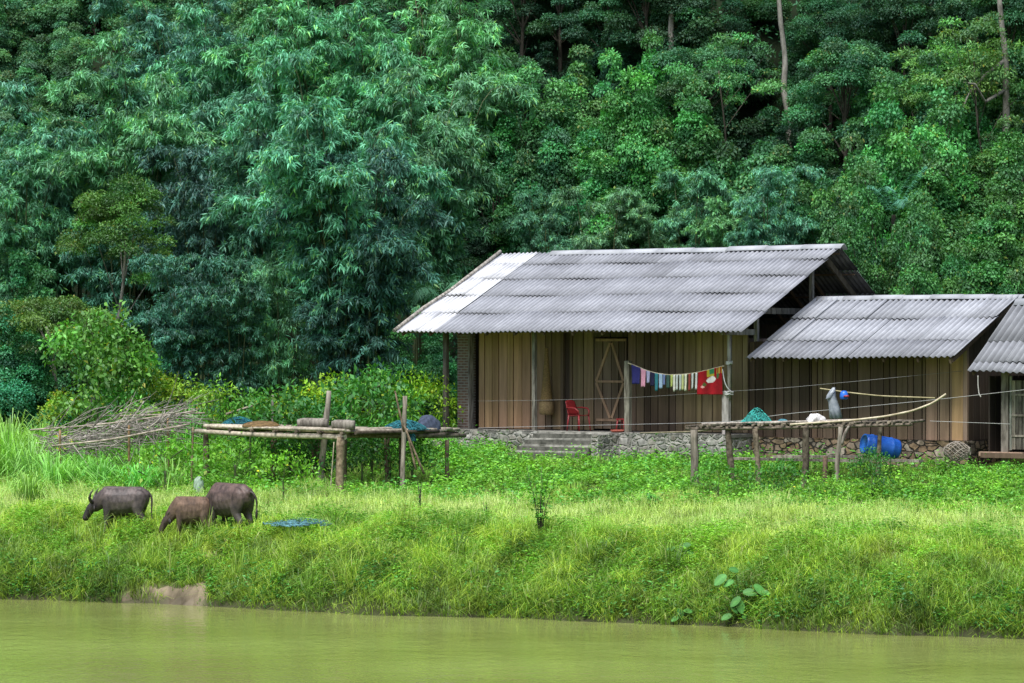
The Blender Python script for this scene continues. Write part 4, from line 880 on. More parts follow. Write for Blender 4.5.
VB = .3; up_ = pl(1006, VB)
g = MB(); g.box((up_, VB, 1.22), (.19, .14, 2.6), (.85, .8, .75), jit=.005); g.build('door_post', M['grey_wood'], hut)
g = MB(); planks(g, pl(1011, VB), 20.9, VB, .42, 2.1, .12, .2, wt(.6, 1.1, (1, 1, .95))); 
for z in (1.75, 1.25, .75): g.box(((pl(1011, VB)+20.9)/2, VB-.04, z), (20.9-pl(1011, VB), .02, .05), (1.1, 1.05, .95))
g.box((pl(1011.5, VB), VB-.03, 1.3), (.05, .05, 1.8), (1.0, 1.1, 1.05)); g.build('front_wall', M['grey_wood'], hut)
g = MB(); planks(g, 16.5, 21, 4.2, .2, 2.4, .2, .3, wt(.15, .25)); planks(g, .4, 4.1, 20.95, .2, 2, .2, .3, wt(.4, .6), axis='v', ztop=lambda v: 2.2); planks(g, .4, 4.1, 16.5, .2, 2, .2, .3, wt(.15, .25), axis='v', ztop=lambda v: 2.2); g.build('side_wall', M['plank'], hut)  # rear and left planks darkened: doorway shade put into wood colour
g = MB(); g.box((18.8, 2.0, .27), (4.7, 3.9, .12), (.5, .45, .4)); g.box((16.95, .22, .30), (1.2, .14, .10), (1.6, 1.5, 1.4)); g.build('floor', M['plank'], hut)
g = MB()
for u in np.arange(16.5, 21, .95): g.beam((u, -.42, 2.26), (u, 2.03, 3.98), .05, .08, (.45, .4, .35)); g.beam((u, 4.6, 2.2), (u, 2.08, 3.98), .05, .08, (.4, .35, .3))
g.beam((16.46, .2, 2.62), (21, .2, 2.62), .07, .09, (.5, .45, .4)); g.build('rafters', M['plank'], hut)

# ------------------------------------------------------------------ things on the porch
def chair(u, v, rz, label):
    p = L2W(u, v, FZ+.002); o = empty('plastic_chair', p, -TH+rz, label, 'chair')
    m = M['plastic_red']
    g = MB(); a = np.linspace(-1, 1, 9); b = np.linspace(0, 1, 7)
    g.grid([[(-.2+.4*t, .2*s, .41+.03*t*t-.025*(1-s*s)) for s in a] for t in b]); solid(g.build('seat', m, o), .012)
    g = MB(); g.grid([[(-.20-.13*t-.02*(1-s*s), .2*s*(1-.12*t*t), .43+.40*t-.03*s*s*t) for s in a] for t in b]); solid(g.build('backrest', m, o), .012)
    for sy in (-1, 1):
        for sx, nm in ((1, 'leg'), (-1, 'leg')):
            g = MB(); g.tube([(.17*sx if sx > 0 else -.2, .185*sy, .43), (.22 if sx > 0 else -.24, .215*sy, 0)], [.026, .016], 6); g.build(nm, m, o)
        g = MB(); g.tube([(-.27, .205*sy, .62), (-.12, .235*sy, .63), (.08, .235*sy, .61), (.17, .215*sy, .54), (.18, .19*sy, .43)], [.018, .022, .022, .02, .018], 6); g.build('arm', m, o)
    return o
chair(pl(579, .35), .35, -.15, 'red plastic armchair turned sideways in front of the wooden door')
p = L2W(pl(623, .35), .35, FZ+.002); o = empty('plastic_stool', p, -TH, 'low red plastic stool half hidden behind the short porch post', 'stool')
g = MB(); g.box((0, 0, .34), (.27, .27, .03)); g.build('seat', M['plastic_red'], o)
for sx in (-1, 1):
    for sy in (-1, 1): g = MB(); g.tube([(.10*sx, .10*sy, .325), (.135*sx, .135*sy, 0)], [.024, .018], 6); g.build('leg', M['plastic_red'], o)
g = MB(); u = pl(617, -.1)
g.lathe([(0, 0), (.17, .0), (.20, .05), (.215, .055), (.19, .06), (.16, .02), (0, .015)], 18); o = g.build('basin', surf_mat('plastic_pink', (.62, .16, .12), (.7, .22, .16), (3, 3, 3), .5, 0)); o.location = L2W(u, -.05, FZ+.004); tag(o, 'shallow pinkish plastic basin on the floor beside the short porch post', 'basin')
# fish trap hanging on the wall
p = L2W(pl(546.5, .72), .72, FZ); o = empty('fish_trap', p+Vector((0, 0, .42)), -TH, 'long tapering woven bamboo fish trap hanging on the plank wall', 'fish trap')
g = MB(); g.lathe([(.16, 0), (.20, .03), (.205, .2), (.19, .38), (.175, .40)], 18, (1.15, 1.05, .9)); g.build('basket_body', M['basket'], o)
g = MB(); g.lathe([(.175, .385), (.15, .5), (.11, .9), (.075, 1.35), (.05, 1.75), (.055, 1.8)], 16, (1, .85, .6)); g.build('funnel', M['basket'], o)
g = MB(); g.lathe([(.2, .365), (.215, .38), (.2, .40)], 18, (.5, .4, .3)); g.build('hoop', M['basket'], o)

# ------------------------------------------------------------------ washing and lines
def line(name, pts, r, mat, label, cat, col=(1, 1, 1), sub=6):
    A = np.array([list(p) for p in pts]); n = len(A); tt = np.linspace(0, n-1, (n-1)*sub+1); B = np.stack([np.interp(tt, range(n), A[:, k]) for k in range(3)], 1)
    for _ in range(2): B[1:-1] = (B[:-2]+2*B[1:-1]+B[2:])/4
    g = MB(); org = B[0].copy(); g.tube(B, r, 5, col); o = g.build(name, M[mat], None, org); o.location = org; return tag(o, label, cat)
VL = -.12
def wp(px, py, v): u, z = pl(px, v, py); return L2W(u, v, z)
cl = [(628, 363), (636, 366), (645, 370), (655, 373), (668, 375), (684, 374.5), (698, 372.5), (712, 369), (724, 366)]
line('washing_line', [wp(x, y, VL) for x, y in cl], .018, 'bamboo_pole', 'sagging pale washing line tied between the two right porch posts', 'line', (1.2, 1.2, 1.2))
def cly(x): return float(np.interp(x, [c[0] for c in cl], [c[1] for c in cl]))
def garment(name, x0, x1, y1, col, label, cat, y0=None, taper=0, fold=.02, cf=None, nx=7, ny=10):
    ua, ub = pl(x0, VL), pl(x1, VL); za = pl((x0+x1)/2, VL, (cly((x0+x1)/2) if y0 is None else y0))[1]; zb = pl((x0+x1)/2, VL, y1)[1]
    ph = random.uniform(0, 6); G = np.zeros((ny, nx, 3)); C = np.zeros((ny, nx, 3))
    for i in range(ny):
        t = i/(ny-1)
        for j in range(nx):
            s = j/(nx-1); top = pl(x0+(x1-x0)*s, VL, cly(x0+(x1-x0)*s))[1] if y0 is None else za
            uu = ua+(ub-ua)*(.5+(s-.5)*(1-taper*t)); zz = top+(zb-top)*t
            G[i, j] = L2W(uu, VL-.02+fold*math.sin(s*9+ph+t*1.5)*t-.012*t, zz)
            C[i, j] = (col if cf is None else cf(s, t))
    g = MB(); org = G[0, 0].copy(); g.grid(G, C); o = solid(g.build(name, M['cloth'], None, org), .006); o.location = org
    return tag(o, label, cat, 'washing on the line')
GS = [('cloth_shorts', 632, 641, 384, (.03, .03, .16), 'dark navy shorts, first garment at the left end of the line', 'shorts'),
 ('sock', 641.3, 646.3, 387, (.72, .34, .46), 'long pink sock hanging beside the navy shorts', 'sock'),
 ('sock', 647, 650.5, 383, (.42, .42, .62), 'short lavender sock right of the pink one', 'sock'),
 ('sock', 651, 655, 386, (.02, .02, .06), 'black sock between the lavender and dark teal ones', 'sock'),
 ('sock', 655.3, 658.5, 391, (.04, .22, .26), 'dark teal sock right of the black one', 'sock'),
 ('sock', 659.5, 663, 388.5, (.36, .50, .66), 'pale blue sock right of the teal one', 'sock'),
 ('sock', 663.6, 665.8, 385, (.18, .24, .44), 'small mid blue sock right of the pale blue one', 'sock'),
 ('sock', 667, 670, 388, (.05, .11, .09), 'dark green sock left of the yellow green one', 'sock'),
 ('sock', 671, 673.4, 387, (.48, .55, .16), 'yellow green sock in the middle of the line', 'sock'),
 ('sock', 673.6, 675.8, 391.5, (.72, .72, .62), 'long cream sock right of the yellow green one', 'sock'),
 ('sock', 676.6, 678.6, 390, (.60, .64, .60), 'greyish white sock right of the long cream one', 'sock'),
 ('sock', 679.6, 682, 390.5, (.50, .56, .52), 'pale grey sock third from the yellow green one', 'sock'),
 ('sock', 682.4, 684.2, 390, (.58, .62, .28), 'yellowish sock beside the pale grey one', 'sock'),
 ('sock', 685, 687.4, 391, (.74, .76, .58), 'off white sock left of the thin red one', 'sock'),
 ('sock', 689, 691.2, 391, (.32, .07, .05), 'thin brownish red sock between two white ones', 'sock'),
 ('sock', 692, 694, 389, (.62, .66, .64), 'white sock right of the brownish red one', 'sock'),
 ('sock', 696, 697.8, 389.5, (.70, .70, .68), 'last white sock next to the red shirt', 'sock')]
for nm, a, b, y1, c, lb, ct in GS: garment(nm, a, b, y1, c, lb, ct, taper=.12)
def shirt_c(s, t):
    red = np.array((.34, .006, .012))
    if t < .28 and .38 < s < .68: return np.array((.03, .22, .09)) if (t < .2 and s > .48) else np.array((.42, .36, .03))
    if ((s-.55)/.20)**2+((t-.42-.12*(.55-s))/.12)**2 < 1: return np.array((.72, .70, .66))
    if ((s-.27)/.07)**2+((t-.58)/.07)**2 < 1: return np.array((.08, .12, .03))
    if ((s-.20)/.06)**2+((t-.68)/.05)**2 < 1: return np.array((.75, .40, .35))
    if t < .22 and s > .78 and (int(s*20) % 2): return np.array((.55, .42, .06))
    if ((s-.83)/.05)**2+((t-.3)/.10)**2 < 1: return np.array((.05, .15, .05))
    return red*(.9+.2*math.sin(s*13))
garment('red_shirt', 698.5, 722.5, 394.5, None, 'red printed shirt with green, yellow and white design at the right end', 'shirt', cf=shirt_c, nx=40, ny=34, fold=.03, taper=-.02)
# rope on the right post
zt = pl(728, 0, 362)[1]; zk = pl(728, 0, 393)[1]; R0 = []
for k in range(40):
    a = k*.62; R0.append(L2W(u728+.04+.085*math.cos(a), .085*math.sin(a), zt+.02-.002*k))
line('rope', R0, .014, 'rope', 'white rope wrapped round the upper part of the right porch post', 'rope', sub=2)
R0 = [wp(722.5, 369, VL), wp(724, 380, VL), wp(726, 387, VL)]
for k in range(50):
    a = k*.66; R0.append(L2W(u728+.02+(.11+.03*math.sin(k*1.7))*math.cos(a), (.11+.02*math.sin(k))*math.sin(a), zk+.05*math.sin(k*.9)))
line('rope', R0, .015, 'rope', 'white rope knotted round the right porch post beside the red shirt', 'rope', sub=2)
line('wire', [wp(478, 401, -.1), wp(534, 400.5, -.1), wp(628, 398, -.1), wp(726, 391.5, -.12), wp(784, 388, -.3), wp(880, 379, -.3), wp(962, 371, .9)], .004, 'rope', 'thin wire stretched along the porch front at chair height', 'wire', (.45, .45, .45))
line('wire', [wp(478, 428, -.15), wp(534, 426.5, -.15), wp(628, 424.5, -.15), wp(690, 423, -.15), wp(745, 421, -.15)], .006, 'rope', 'low pale wire close above the porch floor', 'wire', (.6, .6, .62))
line('wire', [at(690, 428, 81), at(784, 414, 80), at(860, 407, 79.4), at(942, 399, 78.5), at(1040, 388, 76)], .006, 'rope', 'pale wire slanting up past the shed to the right edge', 'wire', (.7, .7, .68))
line('wire', [at(930, 421, 78.6), at(970, 422.5, 78), at(1010, 424, 77)], .005, 'rope', 'lower pale wire across the dark doorway of the hut', 'wire', (.8, .8, .78))
line('rope', [L2W(pl(978, -.45), -.45, 2.22), wp(978, 385, -.45), wp(979, 394, -.45), wp(981, 397, -.45)], .014, 'rope', 'short rope end hanging under the eave of the hut', 'rope', (.75, .72, .68))
line('bamboo_pole', [at(640, 433, 83), at(700, 431.5, 81), at(742, 423, 80)], .02, 'bamboo_pole', 'thin pole resting from the plinth up to the right platform', 'pole', (.6, .58, .55))

# ------------------------------------------------------------------ platforms
def stick(mb, pts, r, col=(1, 1, 1), seg=8, wob=.08):
    A = np.array([list(p) for p in pts]); n = len(A)
    tt = np.linspace(0, n-1, (n-1)*4+1); B = np.stack([np.interp(tt, range(n), A[:, k]) for k in range(3)], 1)
    if n > 2:
        for _ in range(2): B[1:-1] = (B[:-2]+2*B[1:-1]+B[2:])/4
    R_ = np.interp(tt, [0, n-1], r if isinstance(r, tuple) else (r, r))
    mb.tube(B, R_, seg, np.array(col), wob=wob)
def post(root, mat, top, bot_px, Y, r, col=(1, 1, 1), py0=None, bend=0, name='post'):
    """an upright pole from the ground under picture column bot_px up to the point top"""
    X = (bot_px-512)/F*Y; z = gz(X, Y)-.25; g = MB(); t = Vector(top); b = Vector((X, Y, z)); m = (t+b)/2+Vector((bend, 0, 0))
    stick(g, [b, m, t], tuple(q*.86 for q in r) if isinstance(r, tuple) else r*.86, col); return g.build(name, M[mat], root, root.location)
pa = at(206, 432, 80.5); pb = at(343, 437, 77); pcx = at(434, 437, 79.5)
left_pf = empty('bamboo_platform', (pb[0], pb[1], gz(pb[0], pb[1])), 0, 'long rickety bamboo and log platform left of the house', 'platform')
L0 = left_pf.location
dep = Vector((.55, 1.35, 0))
g = MB(); stick(g, [pa+Vector((-.25, 0, .02)), (pa+pb)/2+Vector((0, 0, -.03)), pb+Vector((.05, 0, 0))], (.058, .065), (1.35, 1.3, 1.2)); g.build('beam', M['dry_stick'], left_pf, L0)
g = MB(); stick(g, [pb+Vector((-.05, .12, .03)), pcx+Vector((.25, .1, .04))], (.06, .07), (.75, .7, .65)); g.build('beam', M['pole_wood'], left_pf, L0)
g = MB(); stick(g, [pa+dep, pb+dep, pcx+dep+Vector((.2, 0, 0))], .06, (.8, .78, .72)); g.build('beam', M['pole_wood'], left_pf, L0)
g = MB()
for t in np.linspace(.02, 1, 12):
    q = pa+(pb-pa)*t if t < .55 else None
    a = pa+(pb-pa)*min(t/.55, 1) if t < .55 else pb+(pcx-pb)*((t-.55)/.45)
    stick(g, [a+Vector((-.06, -.18, .09)), a+dep+Vector((0, .1, .06))], random.uniform(.025, .045), np.array((.75, .7, .62))*random.uniform(.5, 1.3))
g.build('bearer', M['pole_wood'], left_pf, L0)
g = MB()
for k in range(9):
    off = dep*(k/8.)-dep*.06
    for (a, b, c0) in ((pa, pb, 1.5), (pb, pcx, 1.15)):
        n = 3
        for j in range(n):
            s0 = a+(b-a)*max(0, j/n-random.uniform(0, .06)); s1 = a+(b-a)*min(1.04, (j+1)/n+random.uniform(0, .06)); hz_ = .135+random.uniform(0, .035)
            stick(g, [s0+off+Vector((0, 0, hz_)), s1+off+Vector((0, 0, hz_+random.uniform(-.02, .02)))], random.uniform(.028, .05), np.array((1, .97, .9))*c0*random.uniform(.55, 1.05), 7)
g.build('deck', M['dry_stick'], left_pf, L0)
g = MB()
for k in range(9): stick(g, [pb+Vector((.3, -.05+.05*k, .10)), pcx+Vector((.1, -.05+.1*k, .14))], random.uniform(.04, .06), np.array((.6, .57, .5))*random.uniform(.6, 1.1), 7)
g.build('deck', M['pole_wood'], left_pf, L0)
post(left_pf, 'pole_wood', pa+Vector((0, 0, .02)), 206.5, 80.6, (.10, .085), (.75, .7, .6))
post(left_pf, 'dry_stick', at(193, 427, 80.8), 191, 80.8, .03, (.65, .55, .4))
post(left_pf, 'pole_wood', at(274, 437, 80.5), 273, 80.6, (.11, .10), (.7, .62, .5)); post(left_pf, 'grey_wood', at(272.5, 395, 81.3), 273, 81.4, (.045, .035), (1.1, 1.1, 1.1))
post(left_pf, 'pole_wood', pb+Vector((-.05, .02, 0)), 340.5, 77.1, (.125, .11), (1.35, 1.2, 1.0), bend=-.03)
post(left_pf, 'grey_wood', at(329, 391, 78.8), 319, 79, (.115, .075), (1.0, .97, .9), name='stump')
for px, Y, r, py in ((314, 79.5, .07, 440), (317, 80.3, .08, 440), (344.5, 79, .07, 440), (387, 79.5, .075, 437), (401, 79, .06, 437), (447, 80, .06, 440)):
    post(left_pf, 'pole_wood', at(px, py, Y), px, Y, r, (.6, .55, .45))
post(left_pf, 'grey_wood', at(405, 396, 77.9), 402, 77.8, (.075, .06), (1.1, 1.05, .95))
for a, b in (((395, 391, 77.7), (404, 432, 77.6)), ((404, 425, 77.5), (424, 474, 77.3)), ((408, 436, 77.5), (416, 470, 77.4))):
    g = MB(); stick(g, [at(*a), at(*b)], (.02, .03), (.9, .8, .65)); g.build('brace_pole', M['pole_wood'], left_pf, L0)
g = MB(); stick(g, [at(334, 442, 77), at(330, 496, 76.9)], (.012, .016), (1, 1, .8)); g.build('brace_pole', M['dry_stick'], left_pf, L0)
# things lying on it
def heap(name, cpos, rx, ry, rz, col, mat, label, cat, seed, n=26, jag=.22, spiky=None):
    r = np.random.default_rng(seed); G = np.zeros((n//2, n, 3)); C = np.zeros((n//2, n, 3)); ph = r.uniform(0, 6, 8)
    for i in range(n//2):
        t = i/(n//2-1)*PI*.5
        for j in range(n):
            a = 2*PI*j/(n-1); k = 1+jag*(math.sin(3*a+ph[0]+t*2)*.5+math.sin(5*a+ph[1]-t*3)*.35+math.sin(9*a+ph[2]+t*5)*.25)
            hh = math.cos(t)**(spiky or 1)*(1+jag*(math.sin(4*a+ph[3])+math.sin(7*a+ph[4]+t*6))*.25*math.sin(t)*2)
            G[i, j] = (rx*math.sin(t)*math.cos(a)*k, ry*math.sin(t)*math.sin(a)*k, rz*hh)
            C[i, j] = np.array(col)*(1+.35*math.sin(6*a+t*11+ph[5])+.2*math.sin(13*a-t*7))
    C[:, -1] = C[:, 0]; G[:, -1] = G[:, 0]
    g = MB(); g.grid(G, np.clip(C, 0, 1)); o = g.build(name, M[mat]); o.location = cpos; return tag(o, label, cat)
def deck(px, off, base=(pa, pb)):
    k = (px-512)/F; a, b = base; best = min((abs((a+(b-a)*t+dep*off)[0]/(a+(b-a)*t+dep*off)[1]-k), t) for t in np.linspace(-.05, 1.1, 400)); q = a+(b-a)*best[1]+dep*off
    return q
def net_heap(cpos, rx, ry, rz, col, label, seed, n=170, peak=1.0, core=True):
    """a heap of netting: a lumpy core under many loose looping strands"""
    r = np.random.default_rng(seed); g = MB()
    if core:
        h = heap('tmp_core', (0, 0, 0), rx*.9, ry*.9, rz*.82, np.array(col)*.45, 'net', 'x', 'x', seed, spiky=peak); me = h.data
        v = np.array([list(q.co) for q in me.vertices]); g.add(v, [list(p.vertices) for p in me.polygons], np.array(col)*.5, True); D.objects.remove(h)
    for k in range(n):
        a = r.uniform(0, 2*PI); q = r.uniform(0, 1)**.6; m = 9; P = []; da = r.normal(0, .16, m).cumsum(); dq = r.normal(0, .09, m).cumsum()
        for i in range(m):
            qq = abs(q+dq[i]); qq = min(qq, 1.15); aa = a+da[i]/(qq+.25); hh = max(0, 1-qq**1.7)**(.8*peak)
            P.append((rx*qq*math.cos(aa), ry*qq*math.sin(aa), rz*hh+r.uniform(0, .03)+.012))
        g.tube(P, .007 if rz > .1 else .009, 4, np.array(col)*r.uniform(.5, 1.7), cap=False)
    o = g.build('fishing_net', M['net']); o.location = cpos; return tag(o, label, 'net')
TEAL = (.03, .20, .24)
p = deck(239, .55); net_heap(p+Vector((0, 0, .14)), .46, .35, .21, TEAL, 'teal fishing net heaped at the left end of the long platform', 1)
p = deck(262, .2); heap('flat_basket', p+Vector((0, 0, .17)), .48, .38, .15, (.62, .52, .36), 'basket', 'low tan woven mat bundle on the long platform right of the teal net', 'basket', 2, jag=.06)
for px, w, ofs, lb in ((313, .38, .55, 'grey weathered log section left of the upright stump'), (343.5, .28, .1, 'grey weathered log section right of the upright stump')):
    p = deck(px, ofs); g = MB(); A = np.linspace(-w, w, 7); g.tube([(x, 0, .13) for x in A], [.10, .125, .13, .125, .13, .125, .105], 12, (.8, .78, .74), wob=.04); o = g.build('log', M['grey_wood']); o.location = p+Vector((0, 0, .15)); o.rotation_euler = (0, 0, -.1); tag(o, lb, 'log')
p = deck(405, .45, (pb, pcx)); net_heap(p+Vector((0, 0, .15)), .55, .35, .23, TEAL, 'teal fishing net draped behind the tall post on the long platform', 3)
p = deck(409, -.12, (pb, pcx)); net_heap(p+Vector((.05, 0, -.10)), .12, .10, .30, TEAL, 'tail of teal net hanging over the platform edge', 4, 60)
p = deck(428, .5, (pb, pcx)); heap('sack', p+Vector((0, 0, .17)), .3, .26, .36, (.055, .07, .11), 'cloth', 'blue grey sack at the right end of the long platform', 'sack', 5, jag=.15)
p = at(199, 486, 78.6); heap('plastic_sheet', (p[0], p[1], gz(p[0], p[1])), .13, .12, .42, (.30, .40, .31), 'cloth', 'pale greenish plastic sheet at the foot of the platform corner post', 'sheet', 6, jag=.15, spiky=.6)
x, y, z = on_ground(302, 528); net_heap((x, y, z+.10),   .75, 1.5, .07, (.14, .34, .38), 'flat blue green net spread on the grass', 7, 170, core=False)
line('bamboo_pole', [at(226, 414, 82.5), at(252, 406, 83)], .03, 'dry_stick', 'pale stick leaning behind the teal net at the platform end', 'pole', (.9, .85, .75))

# right platform
ra = at(684, 429, 77.5); rb_ = at(912, 424.5, 76)
right_pf = empty('pole_platform', (at(800, 0, 77)[0], 77, gz(at(800, 0, 77)[0], 77)), 0, 'rickety pole platform on crooked legs in front of the shed', 'platform'); R0_ = right_pf.location
dep2 = Vector((.5, 1.1, 0)); dv = rb_-ra
g = MB()
for k in range(5): stick(g, [ra+dep2*(k/4)+Vector((random.uniform(-.1, .1), 0, .0)), ra+dv*.5+dep2*(k/4)+Vector((0, 0, random.uniform(-.03, .03))), ra+dv*random.uniform(.85, 1.0)+dep2*(k/4)], random.uniform(.03, .05), np.array((.95, .92, .87))*random.uniform(.45, 1.1), 7)
g.build('beam', M['pole_wood'], right_pf, R0_)
g = MB()
for t in np.linspace(0, .98, 34): 
    stick(g, [ra+dv*t+Vector((random.uniform(-.1, .1), -.15+random.uniform(-.05, .1), .07)), ra+dv*t+dep2+Vector((random.uniform(-.1, .1), .1, .07))], random.uniform(.018, .045), np.array((1, .97, .92))*random.uniform(.5, 1.5), 6)
g.build('deck', M['pole_wood'], right_pf, R0_)
g = MB()
for k in range(7):
    t0 = random.uniform(-.04, .5); t1 = t0+random.uniform(.25, .5)
    stick(g, [ra+dv*t0+dep2*random.random()+Vector((0, -.1, .11)), ra+dv*min(t1, 1.02)+dep2*random.random()+Vector((0, -.1, .13))], random.uniform(.015, .035), np.array((1.5, 1.45, 1.4))*random.uniform(.6, 1.2), 6)
g.build('loose_poles', M['grey_wood'], right_pf, R0_)
for tx, bx, Y, r, mat, c, bend in ((694, 695, 77.3, (.12, .11), 'grey_wood', .75, .0), (728, 735, 77.3, (.10, .08), 'pole_wood', .7, -.03), (755, 759, 77.0, (.085, .075), 'pole_wood', 1.05, .02), (806, 803, 76.7, (.11, .09), 'pole_wood', .55, .03), (841, 838, 76.2, (.075, .06), 'grey_wood', .9, -.06), (880, 877, 76.4, (.07, .06), 'pole_wood', .9, 0)):
    k = (tx-ra[0])if 0 else 0
    y_top = np.interp(tx, [684, 912], [429, 424.5])+1; post(right_pf, mat, at(tx, y_top, Y), bx, Y, r, np.array((1, .95, .85))*c, bend=bend, name='leg')
g = MB(); stick(g, [at(841, 445, 76.2), at(845, 433, 76.2), at(849, 426, 76.2)], (.05, .03), (.9, .85, .8)); g.build('leg_fork', M['grey_wood'], right_pf, R0_)
X = (825-512)/F*76; g = MB(); stick(g, [Vector((X, 76, gz(X, 76)-.2)), at(825, 456, 76)], (.07, .055), (.7, .55, .45)); o = g.build('stake', M['pole_wood'], None, (X, 76, gz(X, 76))); o.location = (X, 76, gz(X, 76)); tag(o, 'short stake standing free between two legs of the right platform', 'stake')
def deck2(px, off):
    k = (px-512)/F; t = min((abs((ra+dv*t+dep2*off)[0]/(ra+dv*t+dep2*off)[1]-k), t) for t in np.linspace(0, 1, 400))[1]; return ra+dv*t+dep2*off
p = deck2(757, .4); net_heap(p+Vector((0, 0, .08)), .42, .3, .36, (.06, .46, .40), 'turquoise net piled to a peak on the right platform', 11, 150, peak=1.9)
p = deck2(783, .3); heap('cloth_rag', p+Vector((0, 0, .1)), .13, .12, .09, (.06, .2, .24), 'cloth', 'small dark teal rag right of the turquoise net', 'rag', 12)
p = deck2(815, .3); heap('white_bag', p+Vector((0, 0, .1)), .22, .2, .20, (.62, .6, .58), 'cloth', 'crumpled whitish bag on the middle of the right platform', 'bag', 13, jag=.35)
line('bamboo_pole', [at(790, 424.5, 76.6), at(850, 420.5, 76.4), at(885, 416.5, 76.2), at(912, 411, 76.1), at(932, 403.5, 76), at(946, 394, 76)], .026, 'bamboo_pole', 'long pale bamboo pole curving up off the end of the right platform', 'pole', (1.15, 1.12, 1.1))
line('bamboo_pole', [at(820, 388.5, 79.5), at(848, 392.5, 79.3), at(880, 396, 79.2), at(935, 398, 78.8)], .018, 'bamboo_pole', 'thin drying pole in front of the shed wall', 'pole', (.8, .78, .6))
M['plastic_film'] = surf_mat('plastic_film', (.20, .23, .26), (.36, .39, .42), (9, 9, 9), .35, .2, spec=.5)
def raincoat():
    prof = [(834, 387.5, .02), (832.5, 391, .07), (831, 396, .11), (833, 402, .11), (834.5, 409, .13), (836, 418.5, .15)]
    G = []; n = 16
    for x, y, r in prof:
        c = at(x, y, 79.3); G.append([c+Vector((r*math.cos(2*PI*k/n)*(1+.15*math.sin(k*2.4)), .5*r*math.sin(2*PI*k/n), .01*math.sin(k*3))) for k in range(n+1)])
    g = MB(); G = np.array(G); org = G[0, 0].copy(); g.grid(G); o = solid(g.build('raincoat', M['plastic_film'], None, org), .004); o.location = org; tag(o, 'whitish plastic raincoat hanging on the thin drying pole', 'raincoat')
    g = MB(); G = []
    for t in np.linspace(0, 1, 5):
        c = at(833-5*t, 391+8*t, 79.25); G.append([c+Vector((.05*math.cos(a)*(1+t*.3), .03*math.sin(a), 0)) for a in np.linspace(0, 2*PI, 9)])
    g.grid(np.array(G)); solid(g.build('sleeve', M['plastic_film'], o, org), .004)
raincoat()
p = at(844, 395, 79.15); g = MB(); g.lathe([(0, .11), (.06, .10), (.095, .05), (.105, -.02), (.10, -.09), (.07, -.11), (0, -.10)], 14, (1, 1, 1)); o = g.build('cap', M['plastic_blue']); o.location = p; tag(o, 'bright blue cap with a red brim on the thin drying pole', 'cap')
g = MB(); g.lathe([(.02, -.03), (.07, -.03), (.08, .0), (.03, .02)], 12, (1, 1, 1), c0=(.05, -.09, -.02)); g.build('brim', M['plastic_red'], o)

# ------------------------------------------------------------------ barrel, boards, cage by the shed
pbar = at(881, 446.5, 77.6); o = empty('barrel', pbar-Vector((0, 0, .25)), 0, 'blue plastic barrel lying on its side below the shed wall', 'barrel')
ax = Vector((.94, .30, -.16)).normalized(); Mx = ax.to_track_quat('Z', 'Y').to_matrix()
g = MB(); P = [(.20, -.46), (.235, -.45), (.24, -.40), (.25, -.30), (.262, -.28), (.262, -.25), (.25, -.23), (.258, 0), (.25, .2), (.262, .22), (.262, .25), (.25, .27), (.24, .38), (.235, .42), (.22, .455), (.20, .40)]
g.lathe(P, 28, (1, 1, 1), Mx, (0, 0, .25)); g.build('shell', M['plastic_blue'], o)
g = MB(); g.lathe([(0, -.435), (.20, -.44), (.205, -.462), (.24, -.462), (.243, -.44)], 28, (1.5, 1.4, 1.15), Mx, (0, 0, .25)); g.build('lid', M['plastic_blue'], o)
g = MB(); g.lathe([(.0, .37), (.2, .40)], 20, (.05, .05, .08), Mx, (0, 0, .25)); g.build('open_end_shade', M['plastic_blue'], o)  # dark disc: shade inside the open end put into its colour
for k, (a, b, w, lb) in enumerate((((735, 458.5, 79.2), (862, 461, 76.8), .16, 'long weathered board lying on the grass behind the right platform'), ((775, 456.5, 79.2), (866, 456.5, 77.6), .12, 'shorter pale board lying against the tan stone plinth'), ((862, 460, 77.4), (921, 461, 76.5), .14, 'weathered board under the blue barrel'))):
    a, b = at(*a), at(*b); g = MB(); g.beam(a, b, .22, .06, (1.25, 1.2, 1.1)); c = (a+b)/2; o = g.build('board', M['grey_wood'], None, c); o.location = c; tag(o, lb, 'board')
cg = at(957, 459, 77.2); o = empty('woven_cage', (cg[0], cg[1], cg[2]), -.35, 'open woven bamboo cage lying by the shed corner', 'cage')
g = MB(); n = 13
def cpt(a, t): r = .24*math.sin(t)+.06; return Vector((-.42+.84*(t/PI), r*math.cos(a), .22+r*math.sin(a)*.95))
for k in range(n):
    for s in (-1, 1): stick(g, [cpt(2*PI*k/n+s*t*.9, t) for t in np.linspace(.25, PI-.2, 8)], .013, np.array((.85, .82, .8))*random.uniform(.6, 1.2), 5)
g.build('lattice', M['dry_stick'], o)
g = MB(); stick(g, [cpt(a, .25) for a in np.linspace(0, 2*PI, 14)], .018, (1, 1, 1), 6); stick(g, [cpt(a, PI-.2) for a in np.linspace(0, 2*PI, 14)], .018, (1, 1, 1), 6); g.build('rim', M['dry_stick'], o); o.scale = (.85, .85, .85)

